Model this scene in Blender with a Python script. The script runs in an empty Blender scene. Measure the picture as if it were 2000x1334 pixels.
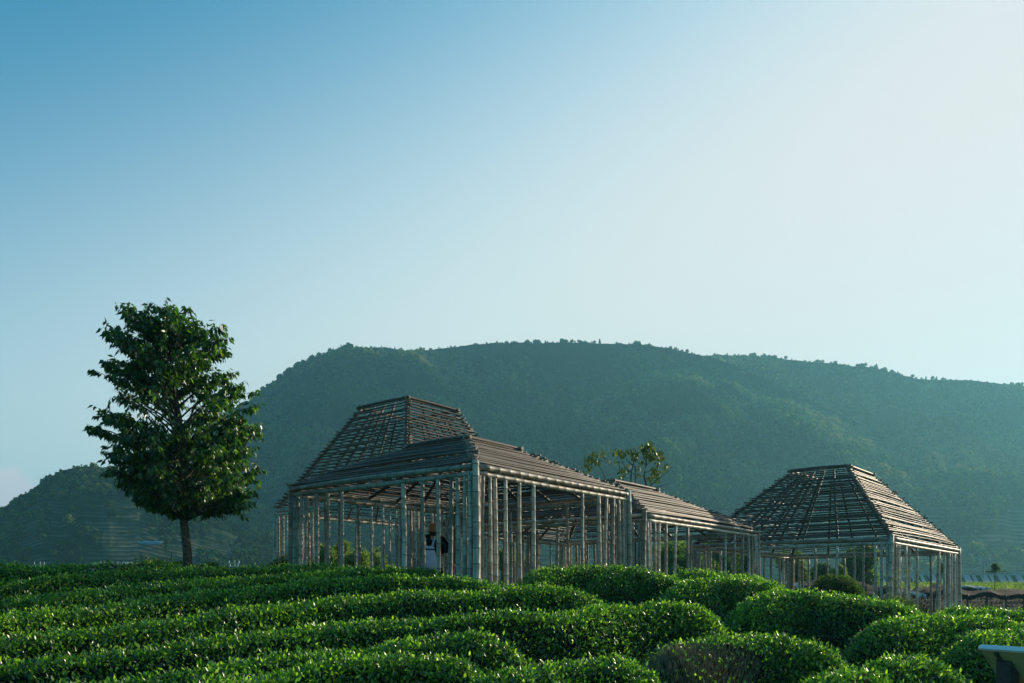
import bpy, math, random
import numpy as np
from mathutils import Vector, Matrix, Quaternion

# ------------------------------------------------------------------ camera, sky, sun, exposure
SC = bpy.context.scene
COL = SC.collection
F, HZ, EYE = 1600.0, 1160.0, 1.6          # focal length and horizon row of the photograph (2000 px wide), eye height
cam = bpy.data.cameras.new('camera'); camo = bpy.data.objects.new('camera', cam); COL.objects.link(camo)
camo.location = (0, 0, EYE); camo.rotation_euler = (math.radians(90), 0, 0)
cam.sensor_width = 36; cam.lens = 36 * F / 2000; cam.shift_y = (HZ - 667) / 2000
cam.clip_start = .1; cam.clip_end = 12000
SC.camera = camo

SUN_AZ, SUN_EL = 52.0, 19.0               # degrees to the right of the view, above the horizon
az, el = math.radians(SUN_AZ), math.radians(SUN_EL)
sun_dir = Vector((math.sin(az) * math.cos(el), math.cos(az) * math.cos(el), math.sin(el)))
sl = bpy.data.lights.new('sun', 'SUN'); sl.energy = 5.0; sl.angle = math.radians(.6); sl.color = (1, .83, .61)
so = bpy.data.objects.new('sun', sl); COL.objects.link(so); so.location = (60, 60, 60)
so.rotation_euler = (-sun_dir).to_track_quat('-Z', 'Y').to_euler()

world = bpy.data.worlds.new('World'); SC.world = world; world.use_nodes = True
wn, wl = world.node_tree.nodes, world.node_tree.links
wn.clear()
def N(nt, t, **k):
    n = nt.nodes.new(t)
    for a, b in k.items(): setattr(n, a, b)
    return n
def build_world():
    nt = world.node_tree
    out = N(nt, 'ShaderNodeOutputWorld'); bg = N(nt, 'ShaderNodeBackground')
    sky = N(nt, 'ShaderNodeTexSky'); sky.sky_type = 'NISHITA'; sky.sun_disc = False
    sky.sun_elevation = el; sky.sun_rotation = az
    sky.air_density = 1.0; sky.dust_density = 1.6; sky.ozone_density = 2.0; sky.altitude = 100
    bg.inputs['Strength'].default_value = SKY_STRENGTH
    tint = N(nt, 'ShaderNodeMix', data_type='RGBA', blend_type='MULTIPLY'); tint.inputs[0].default_value = 1
    tint.inputs[7].default_value = SKY_TINT
    wl.new(sky.outputs[0], tint.inputs[6])
    # hazy air: the sky pales towards the horizon and towards the sun, all round
    tc = N(nt, 'ShaderNodeTexCoord'); sep = N(nt, 'ShaderNodeSeparateXYZ'); wl.new(tc.outputs['Generated'], sep.inputs[0])
    def m(op, a, b=None, c=None):
        n = N(nt, 'ShaderNodeMath', operation=op)
        for i, v in enumerate((a, b, c)):
            if v is None: continue
            if isinstance(v, (int, float)): n.inputs[i].default_value = v
            else: wl.new(v, n.inputs[i])
        return n.outputs[0]
    dt = N(nt, 'ShaderNodeVectorMath', operation='DOT_PRODUCT'); wl.new(tc.outputs['Generated'], dt.inputs[0]); dt.inputs[1].default_value = tuple(sun_dir)
    ang = m('ARCCOSINE', dt.outputs['Value']); elv = m('ARCSINE', m('MAXIMUM', sep.outputs['Z'], 0))
    u_ = m('MULTIPLY_ADD', elv, -2.6, m('MULTIPLY_ADD', ang, -1.25, .34 + 2.6 * .60 + 1.25 * .873))
    mr = N(nt, 'ShaderNodeMapRange', interpolation_type='SMOOTHERSTEP'); wl.new(u_, mr.inputs[0]); mr.inputs[1].default_value = -.36; mr.inputs[2].default_value = 1.35
    pal = N(nt, 'ShaderNodeMix', data_type='RGBA'); wl.new(mr.outputs[0], pal.inputs[0]); wl.new(tint.outputs[2], pal.inputs[6])
    near = N(nt, 'ShaderNodeMapRange', interpolation_type='SMOOTHSTEP'); wl.new(ang, near.inputs[0]); near.inputs[1].default_value = 1.05; near.inputs[2].default_value = .30
    wc = N(nt, 'ShaderNodeMix', data_type='RGBA'); wl.new(near.outputs[0], wc.inputs[0])
    wc.inputs[6].default_value = (.565 / SKY_STRENGTH, .61 / SKY_STRENGTH, .605 / SKY_STRENGTH, 1); wc.inputs[7].default_value = (.61 / SKY_STRENGTH, .56 / SKY_STRENGTH, .565 / SKY_STRENGTH, 1)
    wl.new(wc.outputs[2], pal.inputs[7])
    # one small low cloud bank far off to the left
    azi = m('ARCTAN2', sep.outputs['X'], sep.outputs['Y'])
    nz = N(nt, 'ShaderNodeTexNoise'); nz.inputs['Scale'].default_value = 30; nz.inputs['Detail'].default_value = 6
    wl.new(tc.outputs['Generated'], nz.inputs['Vector'])
    top = m('MULTIPLY_ADD', nz.outputs[0], .05, m('MULTIPLY_ADD', azi, -.32, -.075))
    cov = N(nt, 'ShaderNodeMapRange', interpolation_type='SMOOTHSTEP')
    wl.new(m('SUBTRACT', top, sep.outputs['Z']), cov.inputs[0]); cov.inputs[1].default_value = -.004; cov.inputs[2].default_value = .006
    side = N(nt, 'ShaderNodeMapRange', interpolation_type='SMOOTHSTEP')
    wl.new(azi, side.inputs[0]); side.inputs[1].default_value = -.47; side.inputs[2].default_value = -.53
    low = N(nt, 'ShaderNodeMapRange', interpolation_type='SMOOTHSTEP')
    wl.new(sep.outputs['Z'], low.inputs[0]); low.inputs[1].default_value = .06; low.inputs[2].default_value = .11
    back = N(nt, 'ShaderNodeMath', operation='GREATER_THAN'); wl.new(sep.outputs['Y'], back.inputs[0]); back.inputs[1].default_value = 0.1
    msk = m('MULTIPLY', m('MULTIPLY', m('MULTIPLY', cov.outputs[0], side.outputs[0]), low.outputs[0]), back.outputs[0])
    cl = N(nt, 'ShaderNodeMix', data_type='RGBA'); wl.new(m('MULTIPLY', msk, .9), cl.inputs[0])
    wl.new(pal.outputs[2], cl.inputs[6]); cl.inputs[7].default_value = (6.9, 5.7, 5.9, 1)
    wl.new(cl.outputs[2], bg.inputs[0]); wl.new(bg.outputs[0], out.inputs[0])
SKY_STRENGTH = .10
SKY_TINT = (.20, 1.16, 1.30, 1)
build_world()
HAZE_DENSITY, HAZE_COLOR, HAZE_ANISO = .00037, (.30, .80, 1.0, 1), .36

vs = SC.view_settings
vs.view_transform = 'Standard'; vs.look = 'None'; vs.exposure = .42; vs.gamma = 1; vs.use_curve_mapping = False
SC.render.resolution_x, SC.render.resolution_y = 1024, 683
SC.cycles.max_bounces = 6; SC.cycles.diffuse_bounces = 3; SC.cycles.glossy_bounces = 2
SC.cycles.transmission_bounces = 4; SC.cycles.volume_bounces = 1; SC.cycles.transparent_max_bounces = 8

rng = np.random.default_rng(7)
random.seed(7)

# ------------------------------------------------------------------ helpers
def PX(x, y, d):
    """world point seen at pixel (x, y) of the 2000x1334 photograph at depth d"""
    return Vector(((x - 1000) / F * d, d, EYE + (HZ - y) / F * d))
def tag(o, label=None, cat=None, group=None, kind=None):
    if label: o['label'] = label
    if cat: o['category'] = cat
    if group: o['group'] = group
    if kind: o['kind'] = kind
    return o
def empty(name, loc, rz=0):
    o = bpy.data.objects.new(name, None); COL.objects.link(o); o.location = loc; o.rotation_euler.z = rz
    o.empty_display_size = .2
    return o
def link(name, me, mat=None, parent=None, smooth=False):
    o = bpy.data.objects.new(name, me); COL.objects.link(o)
    if mat and not me.materials: me.materials.append(mat)
    if parent: o.parent = parent
    if smooth: me.polygons.foreach_set('use_smooth', [True] * len(me.polygons))
    return o
def local(parent, p):            # world point -> point in a parent empty without scale
    return parent.matrix_basis.inverted() @ Vector(p)
def mesh_np(name, V, Fc, smooth=False, attrs=None):
    V = np.asarray(V, np.float32); Fc = np.asarray(Fc, np.int32)
    me = bpy.data.meshes.new(name); k = Fc.shape[1]
    me.vertices.add(len(V)); me.vertices.foreach_set('co', V.ravel())
    me.loops.add(Fc.size); me.loops.foreach_set('vertex_index', Fc.ravel())
    me.polygons.add(len(Fc)); me.polygons.foreach_set('loop_start', np.arange(0, Fc.size, k, dtype=np.int32))
    if smooth: me.polygons.foreach_set('use_smooth', np.ones(len(Fc), bool))
    me.update(calc_edges=True)
    for a, v in (attrs or {}).items():
        at = me.attributes.new(a, 'FLOAT', 'POINT'); at.data.foreach_set('value', np.asarray(v, np.float32).ravel())
    return me

def _hash(ix, iy, s):
    h = (ix.astype(np.int64) * 374761393 + iy.astype(np.int64) * 668265263 + s * 1442695041) & 0xffffffff
    h = ((h ^ (h >> 13)) * 1274126177) & 0xffffffff
    return ((h ^ (h >> 16)) & 0xffff) / 65535.0
def vnoise(x, y, s=0):
    x = np.asarray(x, float); y = np.asarray(y, float); x, y = np.broadcast_arrays(x, y)
    ix, iy = np.floor(x), np.floor(y); fx, fy = x - ix, y - iy
    fx = fx * fx * (3 - 2 * fx); fy = fy * fy * (3 - 2 * fy)
    a, b = _hash(ix, iy, s), _hash(ix + 1, iy, s); c, d = _hash(ix, iy + 1, s), _hash(ix + 1, iy + 1, s)
    return (a + (b - a) * fx) * (1 - fy) + (c + (d - c) * fx) * fy
def fbm(x, y, s=0, o=4):
    t, a, n = 0, 1, 0
    for i in range(o):
        t = t + a * (vnoise(np.asarray(x) * 2 ** i, np.asarray(y) * 2 ** i, s + i * 17) - .5); n += a; a *= .5
    return t / n * 2

# ------------------------------------------------------------------ materials
def new_mat(name):
    m = bpy.data.materials.new(name); m.use_nodes = True
    nt = m.node_tree; b = nt.nodes['Principled BSDF']
    return m, nt, b
def ramp(nt, fac, stops):
    r = N(nt, 'ShaderNodeValToRGB'); e = r.color_ramp.elements
    while len(e) < len(stops): e.new(.5)
    for i, (p, c) in enumerate(stops): e[i].position = p; e[i].color = (*c, 1)
    nt.links.new(fac, r.inputs[0]); return r.outputs[0]
def mixc(nt, fac, a, b, mode='MIX'):
    n = N(nt, 'ShaderNodeMix', data_type='RGBA', blend_type=mode)
    for i, v in ((0, fac), (6, a), (7, b)):
        if isinstance(v, (int, float)): n.inputs[i].default_value = v
        elif isinstance(v, tuple): n.inputs[i].default_value = (*v, 1) if len(v) == 3 else v
        else: nt.links.new(v, n.inputs[i])
    return n.outputs[2]
def noise(nt, scale, detail=4, coord='Object', vec=None, rough=.55):
    n = N(nt, 'ShaderNodeTexNoise'); n.inputs['Scale'].default_value = scale; n.inputs['Detail'].default_value = detail
    n.inputs['Roughness'].default_value = rough
    if vec is None: vec = N(nt, 'ShaderNodeTexCoord').outputs[coord]
    nt.links.new(vec, n.inputs['Vector']); return n.outputs[0]
def bump(nt, b, h, s=.3, d=.02):
    n = N(nt, 'ShaderNodeBump'); n.inputs['Strength'].default_value = s; n.inputs['Distance'].default_value = d
    nt.links.new(h, n.inputs['Height']); nt.links.new(n.outputs[0], b.inputs['Normal'])

def leaf_mat(name, stops, trans=.4, rough=.4, tcol=(1.6, 1.9, .5), spec=.5):
    """leaf surface: colour by the leaf's own tint, light shining through when lit from behind"""
    m, nt, b = new_mat(name)
    at = N(nt, 'ShaderNodeAttribute', attribute_name='tint')
    c = ramp(nt, at.outputs['Fac'], stops)
    nt.links.new(c, b.inputs['Base Color']); b.inputs['Roughness'].default_value = rough
    b.inputs['Specular IOR Level'].default_value = spec
    tr = N(nt, 'ShaderNodeBsdfTranslucent')
    nt.links.new(mixc(nt, 1, c, tcol, 'MULTIPLY'), tr.inputs[0])
    mx = N(nt, 'ShaderNodeMixShader'); mx.inputs[0].default_value = trans
    out = nt.nodes['Material Output']
    nt.links.new(b.outputs[0], mx.inputs[1]); nt.links.new(tr.outputs[0], mx.inputs[2]); nt.links.new(mx.outputs[0], out.inputs[0])
    return m
def plain(name, col, rough=.7, var=.2, scale=8, metal=0):
    m, nt, b = new_mat(name)
    n = noise(nt, scale)
    lo = tuple(x * (1 - var) for x in col); hi = tuple(min(1, x * (1 + var)) for x in col)
    nt.links.new(ramp(nt, n, [(.3, lo), (.7, hi)]), b.inputs['Base Color'])
    b.inputs['Roughness'].default_value = rough; b.inputs['Metallic'].default_value = metal
    if rough >= .85: b.inputs['Specular IOR Level'].default_value = .05
    bump(nt, b, noise(nt, scale * 6), .15, .01)
    return m

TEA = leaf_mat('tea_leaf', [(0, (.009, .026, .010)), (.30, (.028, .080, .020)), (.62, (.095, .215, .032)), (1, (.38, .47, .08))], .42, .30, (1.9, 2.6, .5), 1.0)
TREE_LEAF = leaf_mat('tree_leaf', [(0, (.010, .028, .012)), (.5, (.028, .072, .018)), (.85, (.11, .21, .03)), (1, (.18, .18, .03))], .45, .34, (2.0, 2.6, .4), .7)
YOUNG_LEAF = leaf_mat('yellowing_leaf', [(0, (.025, .055, .015)), (.5, (.06, .11, .02)), (.8, (.18, .19, .03)), (1, (.32, .14, .08))], .4, .4, (1.7, 1.8, .5), .4)
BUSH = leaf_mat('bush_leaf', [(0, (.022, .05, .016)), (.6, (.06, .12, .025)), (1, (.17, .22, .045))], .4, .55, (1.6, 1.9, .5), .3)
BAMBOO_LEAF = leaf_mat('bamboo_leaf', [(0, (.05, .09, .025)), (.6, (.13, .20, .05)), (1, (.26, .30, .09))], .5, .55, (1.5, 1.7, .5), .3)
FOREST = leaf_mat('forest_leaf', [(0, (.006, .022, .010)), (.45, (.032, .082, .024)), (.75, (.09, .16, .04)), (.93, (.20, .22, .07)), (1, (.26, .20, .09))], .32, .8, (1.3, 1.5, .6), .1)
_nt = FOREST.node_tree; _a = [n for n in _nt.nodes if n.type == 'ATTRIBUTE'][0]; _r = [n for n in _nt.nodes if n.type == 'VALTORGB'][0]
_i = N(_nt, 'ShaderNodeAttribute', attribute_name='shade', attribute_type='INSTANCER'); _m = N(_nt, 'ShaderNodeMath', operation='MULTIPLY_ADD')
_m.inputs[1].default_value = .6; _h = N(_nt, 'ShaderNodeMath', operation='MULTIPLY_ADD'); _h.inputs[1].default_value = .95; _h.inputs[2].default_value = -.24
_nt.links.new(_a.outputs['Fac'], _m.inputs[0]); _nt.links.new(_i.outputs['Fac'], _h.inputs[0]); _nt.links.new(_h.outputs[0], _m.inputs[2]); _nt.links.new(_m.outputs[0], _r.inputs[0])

def bamboo_mat(name, lo, mid, hi, spec=.35):
    m, nt, b = new_mat(name)
    tc = N(nt, 'ShaderNodeTexCoord'); info = N(nt, 'ShaderNodeObjectInfo')
    mp = N(nt, 'ShaderNodeMapping'); mp.inputs['Scale'].default_value = (26, 26, 1.1)
    off = N(nt, 'ShaderNodeVectorMath', operation='SCALE'); off.inputs[0].default_value = (7, 3, 11); nt.links.new(info.outputs['Random'], off.inputs['Scale'])
    ad = N(nt, 'ShaderNodeVectorMath', operation='ADD'); nt.links.new(tc.outputs['Object'], ad.inputs[0]); nt.links.new(off.outputs[0], ad.inputs[1])
    nt.links.new(ad.outputs[0], mp.inputs[0])
    streak = noise(nt, 1.4, 5, vec=mp.outputs[0], rough=.65)
    blotch = noise(nt, 3.5, 5, vec=ad.outputs[0])
    c = ramp(nt, streak, [(.28, lo), (.5, mid), (.74, hi)])
    c = mixc(nt, ramp(nt, blotch, [(.42, (0, 0, 0)), (.62, (.75, .75, .75))]), c, tuple(x * .45 for x in mid))
    rnd = ramp(nt, info.outputs['Random'], [(0, (.62, .58, .56)), (.5, (.95, .95, .93)), (1, (1.22, 1.24, 1.25))])
    c = mixc(nt, 1, c, rnd, 'MULTIPLY')
    nd = N(nt, 'ShaderNodeAttribute', attribute_name='node')
    c = mixc(nt, nd.outputs['Fac'], c, tuple(x * .22 for x in mid))
    nt.links.new(c, b.inputs['Base Color'])
    b.inputs['Roughness'].default_value = .52; b.inputs['Specular IOR Level'].default_value = spec
    bump(nt, b, streak, .35, .01)
    return m
POLE = bamboo_mat('weathered_bamboo', (.20, .16, .12), (.48, .41, .32), (.68, .61, .50))
LATH = bamboo_mat('weathered_bamboo_lath', (.10, .065, .045), (.29, .215, .165), (.50, .41, .34), .22)
BARK = plain('bark', (.10, .075, .055), .9, .45, 14)
GREYBARK = plain('grey_bark', (.07, .06, .05), .9, .4, 20)

# ------------------------------------------------------------------ ground
def T_surf(X, Y):
    """height of the clipped tops of the tea hedges over the eye level"""
    return -1.75 + .16 * Y - .06 * np.maximum(X, 0)
def plateau(X, Y):
    return -.32 - .075 * np.clip(X, 0, 14) + .0 * Y
def ground_z(X, Y):
    X = np.asarray(X, float); Y = np.asarray(Y, float)
    a = T_surf(X, Y) - .84
    a = np.maximum(a, -1.6)
    p = plateau(X, Y)
    k = .12
    h = np.clip(.5 + .5 * (p - a) / k, 0, 1)
    near = p * (1 - h) + a * h - k * h * (1 - h)            # smooth minimum
    far = np.interp(Y, [0, 36, 50, 60, 100, 150, 4000], [-1.6, -1.05, -.45, .15, .95, 1.9, 10.]) + .3 * fbm(X / 40, Y / 40, 3)
    far = np.where(Y < 0, -1.6, far)
    t = np.clip((Y - 36) / 24, 0, 1); t = t * t * (3 - 2 * t)
    z = near * (1 - t) + far * t
    s = np.clip((np.abs(X) - 26) / 30, 0, 1); s = s * s * (3 - 2 * s)
    z = z * (1 - s) + np.minimum(z, far) * s
    return z + EYE
def gz(x, y): return float(ground_z(x, y))

m, nt, b = new_mat('soil_and_grass')
g1 = noise(nt, .35, 6); g2 = noise(nt, 6, 5)
c = ramp(nt, g1, [(.35, (.045, .085, .022)), (.55, (.075, .115, .03)), (.7, (.11, .095, .055))])
c = mixc(nt, ramp(nt, g2, [(.4, (0, 0, 0)), (.7, (.6, .6, .6))]), c, (.035, .05, .018))
nt.links.new(c, b.inputs['Base Color']); b.inputs['Roughness'].default_value = .95; b.inputs['Specular IOR Level'].default_value = .05; bump(nt, b, g2, .5, .1)
GROUND = m
rr = np.concatenate([[0], np.geomspace(1, 4000, 150)]); aa = np.linspace(0, 2 * np.pi, 241)
R_, A_ = np.meshgrid(rr, aa, indexing='ij'); GX, GY = R_ * np.sin(A_), R_ * np.cos(A_)
V = np.stack([GX, GY, ground_z(GX, GY)], -1).reshape(-1, 3)
n0, n1 = len(rr), len(aa); I = np.arange(n0 * n1).reshape(n0, n1)
Fq = np.stack([I[:-1, :-1], I[:-1, 1:], I[1:, 1:], I[1:, :-1]], -1).reshape(-1, 4)
tag(link('ground', mesh_np('ground', V, Fq, True), GROUND), kind='structure')

# ------------------------------------------------------------------ hills, with terraces below and forest above
m, nt, b = new_mat('hillside')
soil = N(nt, 'ShaderNodeAttribute', attribute_name='soil')
n1_ = noise(nt, .02, 6); n2_ = noise(nt, .25, 5)
c = ramp(nt, n1_, [(.35, (.010, .022, .010)), (.6, (.018, .038, .014)), (.75, (.035, .05, .018))])
c = mixc(nt, ramp(nt, n2_, [(.4, (0, 0, 0)), (.7, (.6, .6, .6))]), c, (.018, .035, .014))
c = mixc(nt, soil.outputs['Fac'], c, (.13, .135, .10))
nt.links.new(c, b.inputs['Base Color']); b.inputs['Roughness'].default_value = 1; b.inputs['Specular IOR Level'].default_value = .0
bump(nt, b, n2_, .6, 1.0)
HILL = m

forest_pts = []
def hill(name, ridge_px, foot, ridge, zt_px, dz, crown=4.0, relief=40, seed=0, u_ext=.35, nz=0, power=.8):
    """ridge_px: (x, y) pixels of the skyline; foot, ridge: distances (functions of u); zt_px: row where terraces stop"""
    xs = np.array([p[0] for p in ridge_px], float); ys = np.array([p[1] for p in ridge_px], float)
    us = (xs - 1000) / F
    nu = 520
    u = np.linspace(us[0] - .02, us[-1] + .02, nu)
    vr = (HZ - np.interp(u, us, ys)) / F
    Rd = ridge(u); Fd = foot(u)
    zr = vr * Rd - crown * .72 + .8 * fbm(u * 60, 0, seed + 5)
    zf = 0.004 * Fd - 3.2
    zt = (HZ - zt_px(u)) / F * (Fd + .35 * (Rd - Fd)); zt = np.clip(zt, zf + 2, zr * .8)
    nt_ = max(6, int((zt.max() - 0) / dz))
    rows = []; soilr = []; kind = []
    q = []
    for j in range(nt_):                                     # four samples a terrace: path, hedge foot, hedge top, riser
        q += [(j, 0.0, 1), (j, .12, 1), (j, .45, 0), (j, .62, 0)]
    Z, S, D = [], [], []
    def depth_of(z, k):
        s = np.clip((z - zf) / (zr - zf), 0, 1) ** power
        d = Fd + (Rd - Fd) * s
        w = np.sin(np.pi * np.clip(s, 0, 1)) ** .6 * np.clip(.10 + s / .5, 0, 1)
        uu = u * (Rd / 700)
        d = d + relief * w * (fbm(uu * 4.5 + s * .7, s * 1.3, seed, 3) * 1.6 + .35 * fbm(uu * 22 + s * 2, s * 5, seed + 9, 3))
        if name == 'mountain' and seed == 23:                # two spurs with a steep flank towards the sun
            for ua, ub, sa_, sb_, amp in ((-.155, -.085, 1.0, .80, 62), (.20, .33, 1.0, .80, 48)):
                uc = ua + (ub - ua) * (sa_ - s) / (sa_ - sb_) + .010 * fbm(s * 30, 0, 3)
                st = 1 / (1 + np.exp((u - uc) / .006)); win = np.clip((s - sb_ + .05) / .06, 0, 1) * np.clip((.93 - s) / .07, 0, 1)
                d = d - amp * st * np.exp(-np.maximum(uc - u, 0) / .07) * win
        return d
    for j, fr, so_ in q:
        zb = zf + (zt - zf) * j / nt_; zn = zf + (zt - zf) * (j + 1) / nt_
        wob = .10 * fbm(u * 5, j * .6, seed + 55, 2) + .14 * fbm(u * 70, j * 1.7, seed + 56, 2)
        zb = zb + (zn - zb) * wob; zn = zn + (zn - zb) * .2 * wob
        zz = zb + (zn - zb) * (0 if fr <= .12 else (.85 if fr == .45 else 1.0))
        dd = depth_of(zb, 0) * (1 - fr) + depth_of(zn, 0) * fr
        gap = .6 * fbm(u * 30, j * .13, seed + 40, 3) + .7 * fbm(u * 45, j * 1.3, seed + 41, 2)
        Z.append(zz); D.append(dd); S.append(np.clip(so_ * (.55 + 1.3 * gap + .9 * fbm(u * 8, j * .09, seed + 44, 3)), 0, 1))
    nup = 90
    for j in range(nup + 1):
        z = zt + (zr - zt) * (j / nup)
        Z.append(z + 1.2 * fbm(u * 90, j * .4, seed + 70, 3) * (j / nup > .02) * (j < nup)); D.append(depth_of(z, 0)); S.append(np.zeros(nu))
    for j in range(1, 12):                                   # the far side of the hill
        Z.append(zr - (zr - zf) * (j / 11) ** 1.3); D.append(Rd + (Rd - Fd) * .9 * j / 11); S.append(np.zeros(nu))
    Z, D, S = np.array(Z), np.array(D), np.array(S)
    Vx = np.stack([u[None] * D, D, Z + EYE], -1)
    r_, c_ = Z.shape; I = np.arange(r_ * c_).reshape(r_, c_)
    Fq = np.stack([I[:-1, :-1], I[:-1, 1:], I[1:, 1:], I[1:, :-1]], -1).reshape(-1, 4)
    o = link(name, mesh_np(name, Vx.reshape(-1, 3), Fq, True, {'soil': S}), HILL)
    tag(o, kind='structure')
    return dict(V=Vx, nq=len(q), nup=nup, u=u, Rd=Rd)

cst = lambda v: (lambda u: np.full_like(u, v))
lowh = hill('hill', [(-500, 1100), (-250, 1040), (-80, 1005), (0, 985), (60, 950), (90, 928), (120, 908), (150, 901), (200, 905), (260, 925), (340, 965), (420, 1000), (520, 1035), (640, 1075), (760, 1105)],
            cst(230.), cst(322.), lambda u: 950 + 14 * fbm(u * 20, 0, 4), 1.35, 2.8, 8, 11, power=1.0)
mainh = hill('mountain', [(180, 1010), (260, 930), (340, 872), (430, 815), (500, 766), (550, 727), (600, 697), (650, 679), (700, 672), (750, 671), (790, 678), (840, 677), (900, 668), (960, 663), (1050, 663), (1150, 663), (1250, 665), (1310, 673), (1360, 684), (1420, 702), (1500, 735), (1580, 775), (1700, 830), (1850, 900), (2050, 985), (2250, 1060), (2400, 1095)],
             lambda u: 300 + 40 * u, lambda u: 640 - 30 * u, lambda u: 930 + 40 * fbm(u * 9, 0, 8) + np.where(u > .3, -10, 0), 2.3, 4.0, 115, 23, power=.95)
farh = hill('mountain', [(1150, 760), (1300, 700), (1400, 687), (1500, 692), (1600, 702), (1700, 712), (1760, 727), (1800, 735), (1900, 738), (2000, 748), (2150, 790), (2400, 850), (2700, 930), (3000, 1020)],
            lambda u: 360 + 0 * u, lambda u: 720 + 0 * u, lambda u: 1000 + 30 * fbm(u * 9, 0, 18), 2.6, 3.6, 85, 31, power=.95)

def scatter_forest(h, step, size, terr=.0, seed=0, col_terr_noise=9):
    V = h['V'][:h['nq'] + h['nup'] + 4]; r_, c_, _ = V.shape
    e1 = np.linalg.norm(V[1:, :-1] - V[:-1, :-1], axis=-1); e2 = np.linalg.norm(V[:-1, 1:] - V[:-1, :-1], axis=-1)
    area = e1 * e2
    dens = area / (step * step)
    rowi = np.arange(r_ - 1)[:, None] + 0 * area; ui = np.arange(c_ - 1)[None] + 0 * area
    inter = rowi < h['nq']
    msk = vnoise(ui / 34, rowi / 42, seed + 3) * .65 + vnoise(ui / 12, rowi / 14, seed + 4) * .35
    keep = np.where(inter, np.where(msk > 1 - terr, .85, .012), 1.0)
    edge = np.clip((rowi - h['nq'] + 20) / 20., 0, 1)
    keep = np.maximum(keep, np.where(inter & (vnoise(ui / 14, rowi / 9, seed + 6) > 1.05 - .6 * edge), .8, 0))
    cnt = rng.poisson(dens * keep)
    ii, jj = np.nonzero(cnt); n = cnt[ii, jj]; ii = np.repeat(ii, n); jj = np.repeat(jj, n)
    a, b_ = rng.random(len(ii)), rng.random(len(ii))
    P = V[ii, jj] * ((1 - a) * (1 - b_))[:, None] + V[ii + 1, jj] * (a * (1 - b_))[:, None] + V[ii, jj + 1] * ((1 - a) * b_)[:, None] + V[ii + 1, jj + 1] * (a * b_)[:, None]
    cl = .7 + .6 * fbm(P[:, 0] / 25, P[:, 1] / 25, seed + 8, 2)
    s = size * (.5 + .95 * rng.random(len(ii)) ** 2.2) * np.clip(cl, .5, 1.3)
    s = s * (1 - .38 * np.clip((ii - (h['nq'] + h['nup'] - 8)) / 8., 0, 1))
    forest_pts.append((P, s))
scatter_forest(lowh, 2.1, 2.2, .50, 1)
scatter_forest(mainh, 3.3, 3.5, .42, 2)
scatter_forest(farh, 3.6, 3.7, .36, 3)

# ------------------------------------------------------------------ leaves
def leaf_mesh(name, P, Dr, Nr, L, W, tint, droop=.12, fold=.22):
    n = len(P)
    P = np.asarray(P, float); Dr = Dr / np.linalg.norm(Dr, axis=1)[:, None]
    S = np.cross(Dr, Nr); S /= np.maximum(np.linalg.norm(S, axis=1), 1e-6)[:, None]
    Nn = np.cross(S, Dr)
    L = L[:, None]; W = W[:, None]
    base = P; mid = P + Dr * L * .48 - Nn * W * fold
    lf = P + Dr * L * .42 + S * W * .5; rt = P + Dr * L * .42 - S * W * .5
    tip = P + Dr * L - Nn * L * droop
    V = np.stack([base, lf, mid, rt, tip], 1).reshape(-1, 3)
    o = (np.arange(n) * 5)[:, None]
    T = np.concatenate([o + [0, 2, 1], o + [0, 3, 2], o + [1, 2, 4], o + [2, 3, 4]], 1).reshape(-1, 3)
    return mesh_np(name, V, T, False, {'tint': np.repeat(tint, 5)})
def unit(n):
    v = rng.normal(size=(n, 3)); return v / np.linalg.norm(v, axis=1)[:, None]

# forest crowns: one mass, thousands of crowns on the slopes
def crown_proto(name, conif, seed):
    r = np.random.default_rng(seed)
    n = 130
    d = r.normal(size=(n, 3)); d /= np.linalg.norm(d, axis=1)[:, None]
    rad = r.random(n) ** .4
    P = d * rad[:, None] * [.62, .62, .55] * (1 + .25 * np.sin(d[:, :1] * 5 + seed) * np.cos(d[:, 1:2] * 4)) + [0, 0, .75]
    if conif:
        h = r.random(n); a = r.random(n) * 6.28; w = .42 * (1 - h) + .05
        P = np.stack([np.cos(a) * w * r.random(n) ** .5, np.sin(a) * w * r.random(n) ** .5, .25 + h * 1.5], 1)
    S = .13 + .12 * r.random(n)
    t1 = r.normal(size=(n, 3)); t1 /= np.linalg.norm(t1, axis=1)[:, None]
    t2 = np.cross(t1, r.normal(size=(n, 3))); t2 /= np.linalg.norm(t2, axis=1)[:, None]
    V = np.stack([P + t1 * S[:, None], P + t2 * S[:, None], P - t1 * S[:, None], P - t2 * S[:, None]], 1).reshape(-1, 3)
    V = np.concatenate([V, [[.04, 0, -.4], [-.03, .035, -.4], [-.03, -.035, -.4], [0, 0, .8]]])
    Q = np.arange(n * 4).reshape(-1, 4); k = n * 4
    me = bpy.data.meshes.new(name)
    me.from_pydata([tuple(v) for v in V], [], [tuple(q) for q in Q] + [(k, k + 1, k + 3), (k + 1, k + 2, k + 3), (k + 2, k, k + 3)])
    at = me.attributes.new('tint', 'FLOAT', 'POINT')
    tt = np.concatenate([np.repeat(np.clip(r.normal(.45, .2, n) + (seed % 5) * .05, 0, 1), 4), [0] * 4]); at.data.foreach_set('value', tt.astype(np.float32))
    me.materials.append(FOREST); return me
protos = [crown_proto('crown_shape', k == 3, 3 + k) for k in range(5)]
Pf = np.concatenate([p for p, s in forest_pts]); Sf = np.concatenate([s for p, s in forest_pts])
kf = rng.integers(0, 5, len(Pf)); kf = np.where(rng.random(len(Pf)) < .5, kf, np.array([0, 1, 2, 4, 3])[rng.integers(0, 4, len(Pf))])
fo = empty('forest', (0, 0, 0)); tag(fo, 'dense dark green woodland covering the hazy mountain slopes and ridge', 'forest', kind='stuff')
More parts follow.
